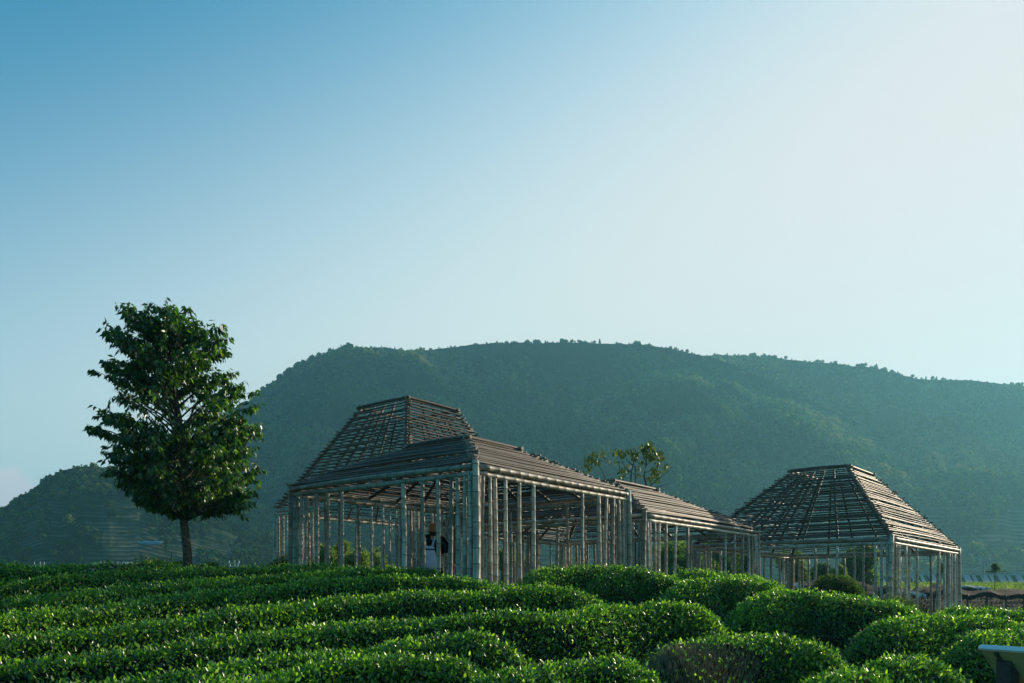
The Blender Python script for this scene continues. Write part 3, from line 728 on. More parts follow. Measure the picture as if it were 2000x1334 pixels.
def young_tree():
    d = 30.; sc = d / F
    base = PX(1232, 1160, d); root = empty('young_tree', (base.x, base.y, gz(base.x, base.y)))
    tag(root, 'young sparse tree with several bare stems and yellowing leaves showing above the middle roof', 'tree'); O = root.location
    def W(x, y, dd=0): return PX(x, y, d + dd) - O
    g = Vector((0, 0, -.2)); tubes = []
    stems = [([g, W(1215, 1060), W(1189, 948), W(1178, 925), W(1167, 903)], .035), ([g + Vector((.1, 0, 0)), W(1232, 1050), W(1232, 950), W(1233, 922), W(1240, 895), W(1248, 872)], .05),
             ([g + Vector((.2, .1, 0)), W(1241, 1050), W(1241, 950), W(1241, 912), W(1225, 900), W(1216, 880)], .045),
             ([g + Vector((.3, 0, 0)), W(1262, 1060), W(1264, 954), W(1258, 930), W(1262, 905), W(1264, 880), W(1269, 862)], .05),
             ([W(1264, 954), W(1282, 938), W(1300, 925), W(1312, 912)], .025), ([W(1265, 953), W(1290, 950), W(1308, 944)], .012),
             ([W(1233, 922), W(1222, 915), W(1215, 900), W(1207, 882)], .022), ([W(1215, 902), W(1200, 900)], .01), ([W(1262, 908), W(1278, 895), W(1290, 885)], .014),
             ([W(1188, 945), W(1196, 938), W(1206, 930)], .01), ([W(1258, 925), W(1275, 915), W(1288, 912)], .012), ([W(1167, 903), W(1158, 898), W(1147, 905)], .01), ([W(1167, 903), W(1175, 890)], .008)]
    for pts, r in stems: tubes.append(tube(pts, list(np.linspace(r, .006, len(pts))), 6))
    tubes_obj('stems', tubes, GREYBARK, root)
    clusters = [(1150, 898, 9, 40), (1160, 890, 11, 55), (1146, 913, 7, 30), (1165, 900, 7, 25), (1177, 885, 7, 28), (1156, 914, 4, 8), (1200, 882, 6, 12), (1210, 880, 7, 26), (1203, 900, 5, 10), (1190, 899, 4, 7),
                (1216, 888, 6, 14), (1226, 880, 8, 30), (1240, 885, 9, 45), (1243, 895, 6, 25), (1228, 906, 4, 8), (1214, 916, 6, 20), (1221, 921, 5, 14), (1216, 929, 5, 14), (1199, 943, 4, 10), (1216, 942, 6, 22), (1232, 943, 6, 20), (1250, 910, 5, 12),
                (1258, 875, 9, 60), (1268, 868, 9, 70), (1272, 880, 9, 50), (1285, 885, 10, 60), (1290, 893, 8, 50), (1262, 890, 8, 35), (1270, 892, 7, 30), (1255, 902, 5, 12), (1285, 904, 6, 16), (1278, 918, 9, 45), (1284, 925, 8, 40), (1270, 933, 6, 25), (1296, 914, 6, 18), (1302, 909, 5, 10), (1283, 940, 3, 6), (1246, 926, 3, 6), (1249, 927, 4, 6)]
    P = []
    for x, y, s, n in clusters:
        for _ in range(int(n * .75)): P.append(W(random.gauss(x, s * .55), random.gauss(y, s * .5), random.gauss(0, .2)))
    P = np.array([tuple(p) for p in P]); n = len(P)
    Dv = unit(n) * .6 + np.array([0, 0, -.9]); L = .11 + .07 * rng.random(n)
    tag(link('crown', leaf_mesh('crown', P, Dv, unit(n) + [0, -.4, .4], L, L * .55, np.clip(rng.beta(1.6, 2.6, n), 0, 1), .1, .1), YOUNG_LEAF, root), kind='stuff')
young_tree()

def shrub(name, label, cat, x, ytop, ybot, wpx, d, mat=BUSH, n=1500, shape='round', leaf=.12, group=None, lumps=7):
    """bush or small tree seen at x, from ytop down to ybot, at depth d"""
    top, bot = PX(x, ytop, d), PX(x, ybot, d); g = gz(top.x, d); root = empty(name, (top.x, d, g)); tag(root, label, cat, group)
    H = top.z - g; w = wpx / F * d / 2 * (1.5 if shape == 'bamboo' else 1.1); n = int(n * 1.7); lo = max(.05, bot.z - g - (.3 if shape != 'conifer' else .0))
    P, tubes = [], []
    if shape == 'bamboo':                                     # feathery leaning culms
        for i in range(lumps * 3):
            a = random.uniform(0, 6.28); q = random.random() ** .5; b0 = Vector((math.cos(a) * q * w * .6, math.sin(a) * q * w * .6, -.1))
            h = H * random.uniform(.82, 1.06) * (1 - .22 * q); t = b0 * 1.5 + Vector((random.uniform(-.2, .2) * w, random.uniform(-.2, .2) * w, h))
            pts = curve_pts(b0, t, 4, 0, .04); tubes.append(tube(pts, [.03, .025, .02, .012, .004], 4))
            for _ in range(n // (lumps * 3)):
                s = .15 + .85 * random.random() ** .8; k_ = min(int(s * 4), 3); p = pts[k_].lerp(pts[k_ + 1], s * 4 - k_)
                sp = w * .30 * (1.15 - s) + .06 * w; P.append(p + Vector((random.gauss(0, sp), random.gauss(0, sp), random.gauss(0, sp * .7))))
    elif shape == 'conifer':                                  # bare stem, one wide flat tier, narrow tufted top
        tubes.append(tube([(0, 0, -.2), (0, 0, H * .6), (0, 0, H)], [.035, .022, .008], 6)); leaf = leaf * .5
        for i in range(lumps):
            t = i / (lumps - 1); z = lo + (H - lo) * t * .97; rr_ = w * (1.1 if i == 0 else .50 * (1 - t * .6) * random.uniform(.7, 1.2)); off = Vector((random.uniform(-.1, .1) * w, 0, 0))
            for arm in range(7):
                a = random.uniform(0, 6.28); e = Vector((math.cos(a) * rr_, math.sin(a) * rr_, random.uniform(-.02, .08) * (H - lo))) + off
                tubes.append(tube([(0, 0, z), (e.x * .9, e.y * .9, z + e.z)], [.010, .004], 3))
                for _ in range(n // lumps // 7):
                    q = .25 + .75 * random.random(); P.append(Vector((e.x * q + random.gauss(0, .05), e.y * q + random.gauss(0, .05), z + e.z * q + random.gauss(0, .03))))
    else:
        c0 = (H + lo) / 2; rz = (H - lo) / 2
        tubes.append(tube([(0, 0, -.2), (0, 0, c0)], [.05 * H / 2, .02 * H / 2], 6))
        for i in range(lumps):
            a = random.uniform(0, 6.28); q = random.uniform(.2, .72); zc = random.uniform(-.55, .6)
            c_ = Vector((math.cos(a) * q * w, math.sin(a) * q * w, c0 + zc * rz)); s = random.uniform(.3, .5)
            if lo > .4: tubes.append(tube([(0, 0, lo * .8), tuple(c_)], [.03 * H / 2, .008], 4))
            for _ in range(n // lumps):
                v = Vector((random.gauss(0, 1), random.gauss(0, 1), random.gauss(0, 1))).normalized() * random.random() ** .35
                P.append(c_ + Vector((v.x * s * w, v.y * s * w, v.z * s * rz * 1.2)))
    tubes_obj('stems' if shape != 'conifer' else 'trunk', tubes, GREYBARK, root)
    P = np.array([tuple(p) for p in P]); k = len(P); P[:, 2] = np.maximum(P[:, 2], .02)
    up = .5 if shape != 'bamboo' else .1
    L = leaf * (.7 + .6 * rng.random(k))
    tag(link('crown' if shape == 'conifer' else 'foliage', leaf_mesh('foliage', P, unit(k) + [0, 0, up], unit(k) + [0, 0, .4], L, L * (.5 if shape != 'bamboo' else .3), np.clip(rng.normal(.5, .22, k), 0, 1)), mat, root), kind='stuff')
    return root
BG = 'bushes and trees beyond the pavilions'
shrub('bamboo_clump', 'pointed yellow green bamboo clump seen through the left bay of the nearest pavilion', 'bamboo', 640, 1048, 1108, 30, 42, BAMBOO_LEAF, 2600, 'bamboo', .26, BG)
shrub('bamboo_clump', 'tallest feathery bamboo clump behind the posts left of the person', 'bamboo', 664, 1046, 1108, 30, 44, BAMBOO_LEAF, 2800, 'bamboo', .26, BG)
shrub('bamboo_clump', 'feathery bamboo clump behind the middle of the left bay', 'bamboo', 698, 1058, 1108, 34, 43, BAMBOO_LEAF, 2600, 'bamboo', .26, BG)
shrub('bamboo_clump', 'low bamboo clump just left of the person with the backpack', 'bamboo', 738, 1066, 1110, 44, 45, BAMBOO_LEAF, 2600, 'bamboo', .26, BG)
shrub('bamboo_clump', 'small bamboo clump at the left end of the bamboo behind the pavilion', 'bamboo', 612, 1078, 1108, 34, 46, BAMBOO_LEAF, 1600, 'bamboo', .26, BG)
shrub('leafy_bush', 'bright green bush seen between the posts right of the central corner post', 'bush', 1003, 1074, 1145, 56, 40, BAMBOO_LEAF, 2200, 'round', .2, BG)
shrub('leafy_bush', 'green bush behind the right bay of the nearest pavilion', 'bush', 1088, 1092, 1145, 76, 42, BUSH, 2200, 'round', .2, BG)
shrub('leafy_bush', 'pale green bush right of the central corner post, half hidden by thin posts', 'bush', 1050, 1100, 1130, 40, 36, BAMBOO_LEAF, 1400, 'round', .16, BG)
shrub('bamboo_clump', 'large bamboo clump with sunlit top behind the middle pavilion', 'bamboo', 1322, 1040, 1120, 62, 52, BAMBOO_LEAF, 4200, 'bamboo', .3, BG)
shrub('leafy_bush', 'dark bush below the large bamboo clump behind the middle pavilion', 'bush', 1350, 1078, 1150, 120, 48, BUSH, 2600, 'round', .22, BG)
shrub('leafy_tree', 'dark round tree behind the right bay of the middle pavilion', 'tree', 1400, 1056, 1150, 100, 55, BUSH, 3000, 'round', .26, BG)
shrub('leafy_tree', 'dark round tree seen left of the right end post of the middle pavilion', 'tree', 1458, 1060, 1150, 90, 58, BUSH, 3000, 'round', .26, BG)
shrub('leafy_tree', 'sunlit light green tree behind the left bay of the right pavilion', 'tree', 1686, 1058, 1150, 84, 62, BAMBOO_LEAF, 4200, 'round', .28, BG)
shrub('leafy_bush', 'yellow green bush left of the sunlit tree behind the right pavilion', 'bush', 1640, 1108, 1135, 40, 58, BAMBOO_LEAF, 1800, 'round', .22, BG)
shrub('leafy_bush', 'dark green bush behind the left part of the right pavilion', 'bush', 1595, 1098, 1150, 64, 60, BUSH, 2200, 'round', .24, BG)
shrub('leafy_bush', 'tall green bush behind the far left corner cluster of the right pavilion', 'bush', 1552, 1078, 1150, 56, 56, BAMBOO_LEAF, 2200, 'round', .24, BG)
shrub('small_conifer', 'small conifer with flat tiers standing alone at the right edge before the embankment', 'tree', 1943, 1103, 1117, 34, 60, BUSH, 1500, 'conifer', .16, None, 5)
shrub('small_conifer', 'small conifer half hidden behind the right bay of the right pavilion', 'tree', 1838, 1103, 1122, 28, 60, BUSH, 1300, 'conifer', .16, None, 6)
shrub('small_conifer', 'tiny dark cone-shaped shrub behind the right bay of the right pavilion', 'tree', 1792, 1120, 1138, 16, 60, BUSH, 600, 'conifer', .14, None, 6)
# bright weeds by the foot of the big tree
shrub('weed_tuft', 'bright green weed tuft left of the foot of the big tree', 'weeds', 318, 1096, 1112, 80, 15.6, BAMBOO_LEAF, 2600, 'round', .055, None, 12)
shrub('weed_tuft', 'small bright green weeds right of the foot of the big tree', 'weeds', 400, 1097, 1112, 60, 15.9, BAMBOO_LEAF, 1500, 'round', .055, None, 9)
root = empty('tall_weeds', PX(310, 1110, 15.4)); tag(root, 'few thin tall weed stalks sticking up left of the big tree', 'weeds')
for x, y in ((287, 1078), (289, 1086), (310, 1088), (318, 1090), (333, 1084), (335, 1079)):
    a = PX(x, 1115, 15.4); b_ = PX(x + random.uniform(-2, 2), y, 15.4); pole('stalk', RAFT[0], 3, .03, a, b_, .004, root)
    k = 14; P = np.array([tuple(a.lerp(b_, .5 + .5 * random.random()) - root.location) for _ in range(k)])
    link('leaves', leaf_mesh('leaves', P, unit(k) + [0, 0, .4], unit(k), .03 + .02 * rng.random(k), .012 * np.ones(k), .9 * np.ones(k)), BAMBOO_LEAF, root)

# ------------------------------------------------------------------ the person with hat, backpack and umbrella
def box(V, Fc, c, s, R=None):
    o = len(V)
    for x in (-1, 1):
        for y in (-1, 1):
            for z in (-1, 1):
                v = Vector((x * s[0] / 2, y * s[1] / 2, z * s[2] / 2)); v = (R @ v if R else v) + Vector(c); V.append(tuple(v))
    Fc += [tuple(o + i for i in q) for q in ((0, 1, 3, 2), (4, 6, 7, 5), (0, 4, 5, 1), (2, 3, 7, 6), (0, 2, 6, 4), (1, 5, 7, 3))]
def pyobj(name, V, Fc, mat, root, smooth=False, bevel=0, sub=0):
    me = bpy.data.meshes.new(name); me.from_pydata([tuple(v) for v in V], [], Fc); o = link(name, me, mat, root, smooth)
    if bevel: md = o.modifiers.new('bevel', 'BEVEL'); md.width = bevel; md.segments = 2
    if sub: md = o.modifiers.new('sub', 'SUBSURF'); md.levels = md.render_levels = sub
    return o
def lathe(prof, seg=20, c=(0, 0, 0), sx=1, sy=1, R=None):
    V, Fc = [], []
    for r, z in prof:
        for k in range(seg):
            t = 2 * math.pi * k / seg; v = Vector((r * sx * math.cos(t), r * sy * math.sin(t), z)); v = (R @ v if R else v) + Vector(c); V.append(v)
    for i in range(len(prof) - 1):
        for k in range(seg):
            a, b_ = i * seg + k, i * seg + (k + 1) % seg; Fc.append((a, b_, b_ + seg, a + seg))
    return V, Fc
def skin(name, joints, edges, rad, mat, root, sub=1):
    me = bpy.data.meshes.new(name); me.from_pydata(joints, edges, []); o = link(name, me, mat, root)
    md = o.modifiers.new('skin', 'SKIN'); 
    for i, r in enumerate(rad): me.skin_vertices[0].data[i].radius = r if isinstance(r, tuple) else (r, r)
    me.skin_vertices[0].data[0].use_root = True; md.use_smooth_shade = True
    s = o.modifiers.new('sub', 'SUBSURF'); s.levels = s.render_levels = sub
    return o
SKINM = plain('skin', (.42, .25, .18), .5, .08); BLACK = plain('black_cloth', (.012, .012, .014), .85, .3, 20); LILAC = plain('lilac_cloth', (.50, .48, .60), .8, .12, 10)
ORANGE = plain('orange_cloth', (.50, .14, .055), .85, .12, 12); HAIR = plain('black_hair', (.012, .01, .009), .5, .3, 30); PINK = plain('pink_cloth', (.62, .03, .12), .6, .1); PALE = plain('pale_cloth', (.45, .6, .58), .8, .1)
pd = 17.3; pp = PX(847, 1190, pd); pg = gz(pp.x, pd)
person = empty('person', (pp.x, pd, pg)); tag(person, 'person in black seen from behind, wearing an orange bucket hat, inside the nearest pavilion', 'person')
J = [(0, 0, .93), (0, 0, 1.1), (0, .01, 1.3), (0, 0, 1.41), (0, 0, 1.47), (0, .01, 1.55), (0, .015, 1.62), # spine neck head 0-6
     (-.17, 0, 1.37), (-.22, .02, 1.12), (-.17, .2, 1.02), (-.12, .27, 1.04),                         # left arm bent forward
     (.17, 0, 1.37), (.25, .02, 1.15), (.33, .12, 1.02), (.37, .17, .98),                              # right arm, hand out to the right
     (-.09, 0, .86), (-.1, .02, .48), (-.1, -.02, .07), (-.1, .1, .03),
     (.09, 0, .86), (.12, .04, .48), (.13, 0, .07), (.13, .12, .03)]
E = [(0, 1), (1, 2), (2, 3), (3, 4), (4, 5), (5, 6), (3, 7), (7, 8), (8, 9), (9, 10), (3, 11), (11, 12), (12, 13), (13, 14), (0, 15), (15, 16), (16, 17), (17, 18), (0, 19), (19, 20), (20, 21), (21, 22)]
Rr = [(.15, .10), (.135, .095), (.16, .10), (.11, .085), .05, (.078, .09), (.07, .08), .058, .045, .034, .03, .058, .045, .034, .03, .085, .058, .038, .03, .085, .058, .038, .03]
skin('body', J, E, Rr, SKINM, person, 2)
for s, hp in ((-1, Vector((-.12, .27, 1.04))), (1, Vector((.37, .17, .98)))):      # hands: palm, four fingers and thumb
    dv = Vector((s * .35, .6, -.2)).normalized(); sd_ = Vector((s * -.6, .35, 0)).normalized(); j = [tuple(hp), tuple(hp + dv * .06)]; e = [(0, 1)]; r_ = [(.026, .016), (.032, .014)]
    for q in range(4):
        b0 = hp + dv * .08 + sd_ * (q - 1.5) * .018; ln = (.055, .065, .06, .045)[q]
        k = len(j); j += [tuple(b0), tuple(b0 + dv * ln * .5 - Vector((0, 0, .006))), tuple(b0 + dv * ln - Vector((0, 0, .024)))]; e += [(1, k), (k, k + 1), (k + 1, k + 2)]; r_ += [.009, .008, .006]
    k = len(j); b0 = hp + dv * .03 + sd_ * .03; j += [tuple(b0), tuple(b0 + (dv + sd_) * .03)]; e += [(0, k), (k, k + 1)]; r_ += [.01, .008]
    skin('hand', j, e, r_, SKINM, person, 1)
# t-shirt with sleeves, trousers, shoes
skin('shirt', [(0, 0, .90), (0, 0, 1.1), (0, .01, 1.3), (0, 0, 1.43), (-.18, 0, 1.385), (-.235, .02, 1.14), (.18, 0, 1.385), (.265, .03, 1.16)],
     [(0, 1), (1, 2), (2, 3), (3, 4), (4, 5), (3, 6), (6, 7)], [(.185, .13), (.17, .12), (.19, .125), (.10, .085), .078, .07, .078, .072], BLACK, person, 2)
skin('trousers', [(0, 0, .95), (-.1, 0, .82), (-.11, .02, .48), (-.11, 0, .1), (.1, 0, .82), (.13, .04, .48), (.14, 0, .1)],
     [(0, 1), (1, 2), (2, 3), (0, 4), (4, 5), (5, 6)], [(.17, .125), .105, .085, .075, .105, .085, .075], BLACK, person, 2)
for x in (-.11, .14):
    V, Fc = [], []; box(V, Fc, (x, .05, .035), (.09, .25, .07)); pyobj('shoe', V, Fc, PALE, person, True, .02)
V, Fc = lathe([(.001, .12), (.06, .115), (.088, .07), (.093, .0), (.08, -.06), (.06, -.09)], 16, (0, .0, 1.63), 1, 1.08); pyobj('hair', V, Fc, HAIR, person, True)
V, Fc = lathe([(.001, .135), (.06, .13), (.088, .115), (.1, .03), (.104, .0), (.15, -.055), (.146, -.06), (.1, -.008)], 20, (0, .0, 1.68), 1, 1.05); pyobj('bucket_hat', V, Fc, ORANGE, person, True)
for s in (-1, 1):
    V, Fc = [], []; box(V, Fc, (s * .032, .105, 1.615), (.016, .008, .008)); pyobj('eye', V, Fc, BLACK, person)
V, Fc = [], []; box(V, Fc, (0, .115, 1.585), (.022, .03, .035)); pyobj('nose', V, Fc, SKINM, person, True, .008)
V, Fc = [], []; box(V, Fc, (0, .10, 1.545), (.04, .01, .01)); pyobj('mouth', V, Fc, PINK, person)
bp = empty('backpack', (pp.x - .07, pd - .2, pg + .82)); tag(bp, 'lilac grey backpack worn by the person in the orange hat', 'backpack')
V, Fc = lathe([(.001, 0), (.11, .0), (.155, .05), (.165, .14), (.15, .26), (.12, .38), (.10, .42), (.10, .435), (.11, .44), (.10, .48), (.06, .5), (.001, .5)], 18, (0, 0, 0), 1, .55); pyobj('bag', V, Fc, LILAC, bp, True)
V, Fc = lathe([(.104, .415), (.112, .42), (.112, .432), (.104, .437)], 18, (0, 0, 0), 1, .57); pyobj('drawstring', V, Fc, BLACK, bp, True)
for s in (-1, 1):
    v, f = tube([(s * .05, .02, .44), (s * .08, -.01, .56), (s * .1, .08, .67), (s * .1, .2, .66)], [.02, .022, .022, .02], 6); pyobj('strap', v, f, LILAC, bp, True)
V, Fc = [], []; box(V, Fc, (0, -.09, .12), (.17, .02, .14)); pyobj('pocket', V, Fc, LILAC, bp, True, .01)
# umbrella: open black canopy tilted over the far shoulder
um = empty('umbrella', (pp.x - .04, pd + .16, pg + 1.22)); tag(um, 'open black umbrella tilted behind the head of the person', 'umbrella')
Ru = Matrix.Rotation(math.radians(-48), 4, 'X') @ Matrix.Rotation(math.radians(10), 4, 'Y'); Ru = Ru.to_3x3()
ns_ = 8; V, Fc = [], []
V.append(Ru @ Vector((0, 0, .40)))
for rr_, zz in ((.12, .385), (.23, .33), (.32, .24)):
    for k in range(16):
        t = 2 * math.pi * k / 16; q = rr_ * (1 if k % 2 == 0 else .93); V.append(Ru @ Vector((q * math.cos(t), q * math.sin(t), zz - (.0 if k % 2 == 0 else -.012))))
for k in range(16):
    Fc.append((0, 1 + k, 1 + (k + 1) % 16))
    for i in range(2): a, b_ = 1 + i * 16 + k, 1 + i * 16 + (k + 1) % 16; Fc.append((a, a + 16, b_ + 16, b_))
pyobj('canopy', V, Fc, BLACK, um)
v, f = tube([Ru @ Vector((0, 0, -.22)), Ru @ Vector((0, 0, .44))], [.006, .006], 6); pyobj('shaft', v, f, plain('steel', (.3, .3, .3), .35, .1, 8, .9), um)
for k in range(8):
    t = 2 * math.pi * k / 8; v, f = tube([Ru @ Vector((0, 0, .38)), Ru @ Vector((.33 * math.cos(t), .33 * math.sin(t), .225))], [.003, .003], 4); pyobj('rib', v, f, bpy.data.materials['steel'], um)
tb = empty('tote_bag', (pp.x + .37, pd + .15, pg + .55)); tag(tb, 'pale tote bag with a pink panel hanging from the right hand of the person', 'bag')
V, Fc = [], []; box(V, Fc, (-.04, 0, .1), (.13, .08, .38)); pyobj('bag', V, Fc, PALE, tb, True, .02)
V, Fc = [], []; box(V, Fc, (.02, -.05, .28), (.07, .04, .15)); pyobj('pink_panel', V, Fc, PINK, tb, True, .01)
v, f = tube([(-.08, 0, .28), (-.03, 0, .42), (.03, 0, .28)], [.008, .008, .008], 5); pyobj('handle', v, f, PINK, tb, True)

# ------------------------------------------------------------------ information board at the right edge
WHITE = plain('white_paint', (.7, .74, .74), .5, .05); BOARD = plain('yellowed_panel', (.42, .37, .17), .6, .25, 6); DWOOD = plain('dark_timber', (.05, .042, .035), .8, .35, 20)
bd = 7.0; tl = PX(1914, 1266, bd); ib = empty('information_board', (tl.x + .2, tl.y - .1, gz(tl.x, tl.y))); tag(ib, 'slanted information board on dark timber posts seen from behind at the lower right', 'sign')
e_ = Vector((.35, -.94, 0)).normalized(); nh = Vector((.94, .35, 0)).normalized(); dn = (nh * .66 - Vector((0, 0, .75))).normalized(); nn = e_.cross(dn).normalized()
nn = nn if nn.z < 0 else -nn
c0 = tl - ib.location; Lb, Hb = 1.0, .40
def slab(name, a, u_, v_, w_, mat, bevel=.004):
    V = [a, a + u_, a + u_ + v_, a + v_]; V += [p + w_ for p in V]
    return pyobj(name, V, [(0, 1, 2, 3), (7, 6, 5, 4), (0, 4, 5, 1), (1, 5, 6, 2), (2, 6, 7, 3), (3, 7, 4, 0)], mat, ib, False, bevel)
slab('panel', c0, e_ * Lb, dn * Hb, -nn * .025, BOARD)
slab('top_edge', c0 - dn * .012 - e_ * .01 + nn * .012, e_ * (Lb + .02), dn * .026, -nn * .05, WHITE)
slab('frame_edge', c0 - e_ * .012 + nn * .003, e_ * .012, dn * Hb, -nn * .032, BOARD)
for q in (.12, .5, .86):
    slab('batten', c0 + e_ * (q * Lb) + dn * .03 + nn * .002, e_ * .035, dn * (Hb - .06), nn * .018, DWOOD)
# post with its slanted head under the panel
for ox in (.16, .84):
    pc = c0 + e_ * ox + dn * .19 + nn * .003; gz0 = -.3
    w2, t2 = .07, .05
    up0 = pc - dn * .075; up1 = pc + dn * .075
    V = []
    for sy in (-1, 1):
        V += [Vector((up0.x, up0.y, up0.z)) + e_ * sy * w2, Vector((up1.x, up1.y, up1.z)) + e_ * sy * w2, Vector((up1.x, up1.y, gz0)) + e_ * sy * w2, Vector((up0.x, up0.y, gz0)) + e_ * sy * w2]
    pyobj('post', V, [(0, 1, 2, 3), (7, 6, 5, 4), (0, 4, 5, 1), (1, 5, 6, 2), (2, 6, 7, 3), (3, 7, 4, 0)], DWOOD, ib, False, .006)

# ------------------------------------------------------------------ valley: embankment, nets, poles, sheds
CONC = plain('pale_concrete', (.34, .345, .32), .9, .12, .4); GRASSY = plain('rough_grass', (.06, .10, .03), .95, .4, .5); NET = plain('shade_net', (.016, .013, .012), .9, .3, 3); FILM = plain('pale_film', (.55, .52, .48), .4, .2, 1)
ed = 150.
def at(x, y, d): return PX(x, y, d)
em = empty('road_embankment', at(1850, 1140, ed)); tag(em, 'sloping road embankment with pale concrete ribs and grass panels behind the right pavilion', 'embankment'); eo = em.location
x0, x1 = 1540, 2350
a0, a1 = at(x0, 1140, ed) - eo, at(x1, 1140, ed) - eo; t0, t1 = at(x0, 1123, ed + 4) - eo, at(x1, 1123, ed + 4) - eo
pyobj('grass_slope', [a0, a1, t1, t0], [(0, 1, 2, 3)], GRASSY, em)
V, Fc = [], []; c_ = (t0 + t1) / 2; box(V, Fc, (c_.x, c_.y + 3, c_.z - .2), ((t1 - t0).x, 6.5, .9)); pyobj('road_edge', V, Fc, CONC, em)
V, Fc = [], []; box(V, Fc, (c_.x, c_.y + .3, c_.z + .5), ((t1 - t0).x, .2, .3)); pyobj('guard_rail', V, Fc, CONC, em)
k = 0; x = x0
while x < x1 - 20:
    bt, tt = at(x + 9, 1140, ed - .35) - eo, at(x, 1123, ed + 3.65) - eo; w = 1.25 if k % 2 == 0 else .7
    V = [bt, bt + Vector((w, 0, 0)), tt + Vector((w, 0, 0)), tt]; V += [p + Vector((0, .5, -.3)) for p in V]
    pyobj('rib', V, [(0, 1, 2, 3), (7, 6, 5, 4), (0, 4, 5, 1), (1, 5, 6, 2), (2, 6, 7, 3), (3, 7, 4, 0)], CONC, em); x += 17; k += 1
# scrub field in front of the embankment: one mass
n = 60000; X_ = 12 + 95 * rng.random(n); Y_ = 62 + 84 * rng.random(n); keep = (X_ / Y_ > .12) & (Y_ > 58) & (X_ / Y_ < .85); X_, Y_ = X_[keep], Y_[keep]; n = len(X_)
hgt = .08 + .3 * np.clip(fbm(X_ / 9, Y_ / 9, 77, 3) + .1, 0, 1) * (Y_ < 112)
P = np.stack([X_, Y_, ground_z(X_, Y_) + hgt * rng.random(n) ** .5], 1)
tag(link('scrub', leaf_mesh('scrub', P, unit(n) + [0, 0, .7], unit(n) + [0, 0, .4], .18 + .18 * rng.random(n), .10 + .08 * rng.random(n), np.clip(rng.normal(.5, .2, n), 0, 1)), BAMBOO_LEAF), 'light green scrub and grass field between the nets and the embankment', 'scrub', kind='stuff')

def net(label, xa, xb, ya, yb, d0, d1, rows_px, sag, mat=NET, posts=6):
    """dark net draped over thin posts, near edge at d0, far edge at d1"""
    root = empty('shade_net', at((xa + xb) / 2, yb, (d0 + d1) / 2)); tag(root, label, 'shade net', 'dark shade nets in the valley'); O = root.location
    nx, ny = 40, 12; V = []
    for j in range(ny + 1):
        t = j / ny; d = d0 + (d1 - d0) * t
        for i in range(nx + 1):
            s = i / nx; x = xa + (xb - xa) * s; y = yb + (ya - yb) * t
            p = at(x, y, d) - O; p.z += sag * (abs(math.sin(s * math.pi * posts * .25 + t)) - .5) + .25 * float(fbm(s * 9, t * 7, 13)); V.append(p)
    Fc = [(j * (nx + 1) + i, j * (nx + 1) + i + 1, (j + 1) * (nx + 1) + i + 1, (j + 1) * (nx + 1) + i) for j in range(ny) for i in range(nx)]
    o = pyobj('net_sheet', V, Fc, mat, root, True); md = o.modifiers.new('thick', 'SOLIDIFY'); md.thickness = .03
    for i in range(posts):
        for t in (0, 1):
            d = d0 + (d1 - d0) * t; q = at(xa + (xb - xa) * (i + .5) / posts, (yb if t == 0 else ya), d); g = gz(q.x, q.y)
            pole('net_post', RAFT[i % 4], 3, .03, Vector((q.x, q.y, g - .2)), Vector((q.x, q.y, q.z)), .05, root)
    # side curtain hanging from the near edge
    V, Fc = [], []
    for i in range(nx + 1):
        p = Vector(at(xa + (xb - xa) * i / nx, yb, d0) - O); top = p.copy(); top.z += sag * (abs(math.sin(i / nx * math.pi * posts * .25)) - .5) + .25 * float(fbm(i / nx * 9, 0, 13)); g = gz(p.x + O.x, d0) - O.z
        V += [top, Vector((p.x, p.y - .15 + .1 * math.sin(i * 1.7), top.z - .10 - .10 * (1 + float(fbm(i * .31, xa, 9)))))]
    Fc = [(2 * i, 2 * i + 2, 2 * i + 3, 2 * i + 1) for i in range(nx)]
    pyobj('net_curtain', V, Fc, mat, root, True)
    return root
net('long dark shade net on thin posts at the right edge below the green field', 1872, 2130, 1151, 1161, 38, 46, 0, .05, NET, 7)
net('brown shade net seen between the posts of the right pavilion', 1690, 1870, 1148, 1158, 42, 50, 0, .35, NET, 6)
net('dark shade net behind the left bay of the right pavilion', 1470, 1690, 1135, 1144, 44, 52, 0, .2, NET, 7)
for lb, x, y, w_, d in (('bright pale plastic film lying on the dark net at the right edge', 1925, 1151, 13, 44), ('pale film strip lying behind the right bay of the right pavilion', 1800, 1163, 9, 40), ('pale film piece on the ground behind the left bay of the right pavilion', 1560, 1146, 10, 40)):
    root = at(x, y, d); V = []; nx = 10
    for j in range(4):
        for i in range(nx + 1): V.append(Vector(((i / nx - .5) * w_ * 2 / F * d, j * .8, .12 * math.sin(i * 1.3 + j) + j * .05)))
    Fc = [(j * (nx + 1) + i, j * (nx + 1) + i + 1, (j + 1) * (nx + 1) + i + 1, (j + 1) * (nx + 1) + i) for j in range(3) for i in range(nx)]
    o = pyobj('plastic_film', V, Fc, FILM, None, True); o.location = root; tag(o, lb, 'film', 'pale plastic films in the valley'); md = o.modifiers.new('thick', 'SOLIDIFY'); md.thickness = .02
xs_ = np.linspace(-6, 60, 60); ys_ = np.linspace(29, 58, 30); GXX, GYY = np.meshgrid(xs_, ys_, indexing='ij')
V = np.stack([GXX, GYY, ground_z(GXX, GYY) + .04 + .10 * np.sin(GYY * 4.2)], -1).reshape(-1, 3); I = np.arange(60 * 30).reshape(60, 30)
tag(link('bare_soil', mesh_np('bare_soil', V, np.stack([I[:-1, :-1], I[:-1, 1:], I[1:, 1:], I[1:, :-1]], -1).reshape(-1, 4), True), plain('dark_soil', (.022, .018, .013), 1, .4, 1.5)), kind='structure')
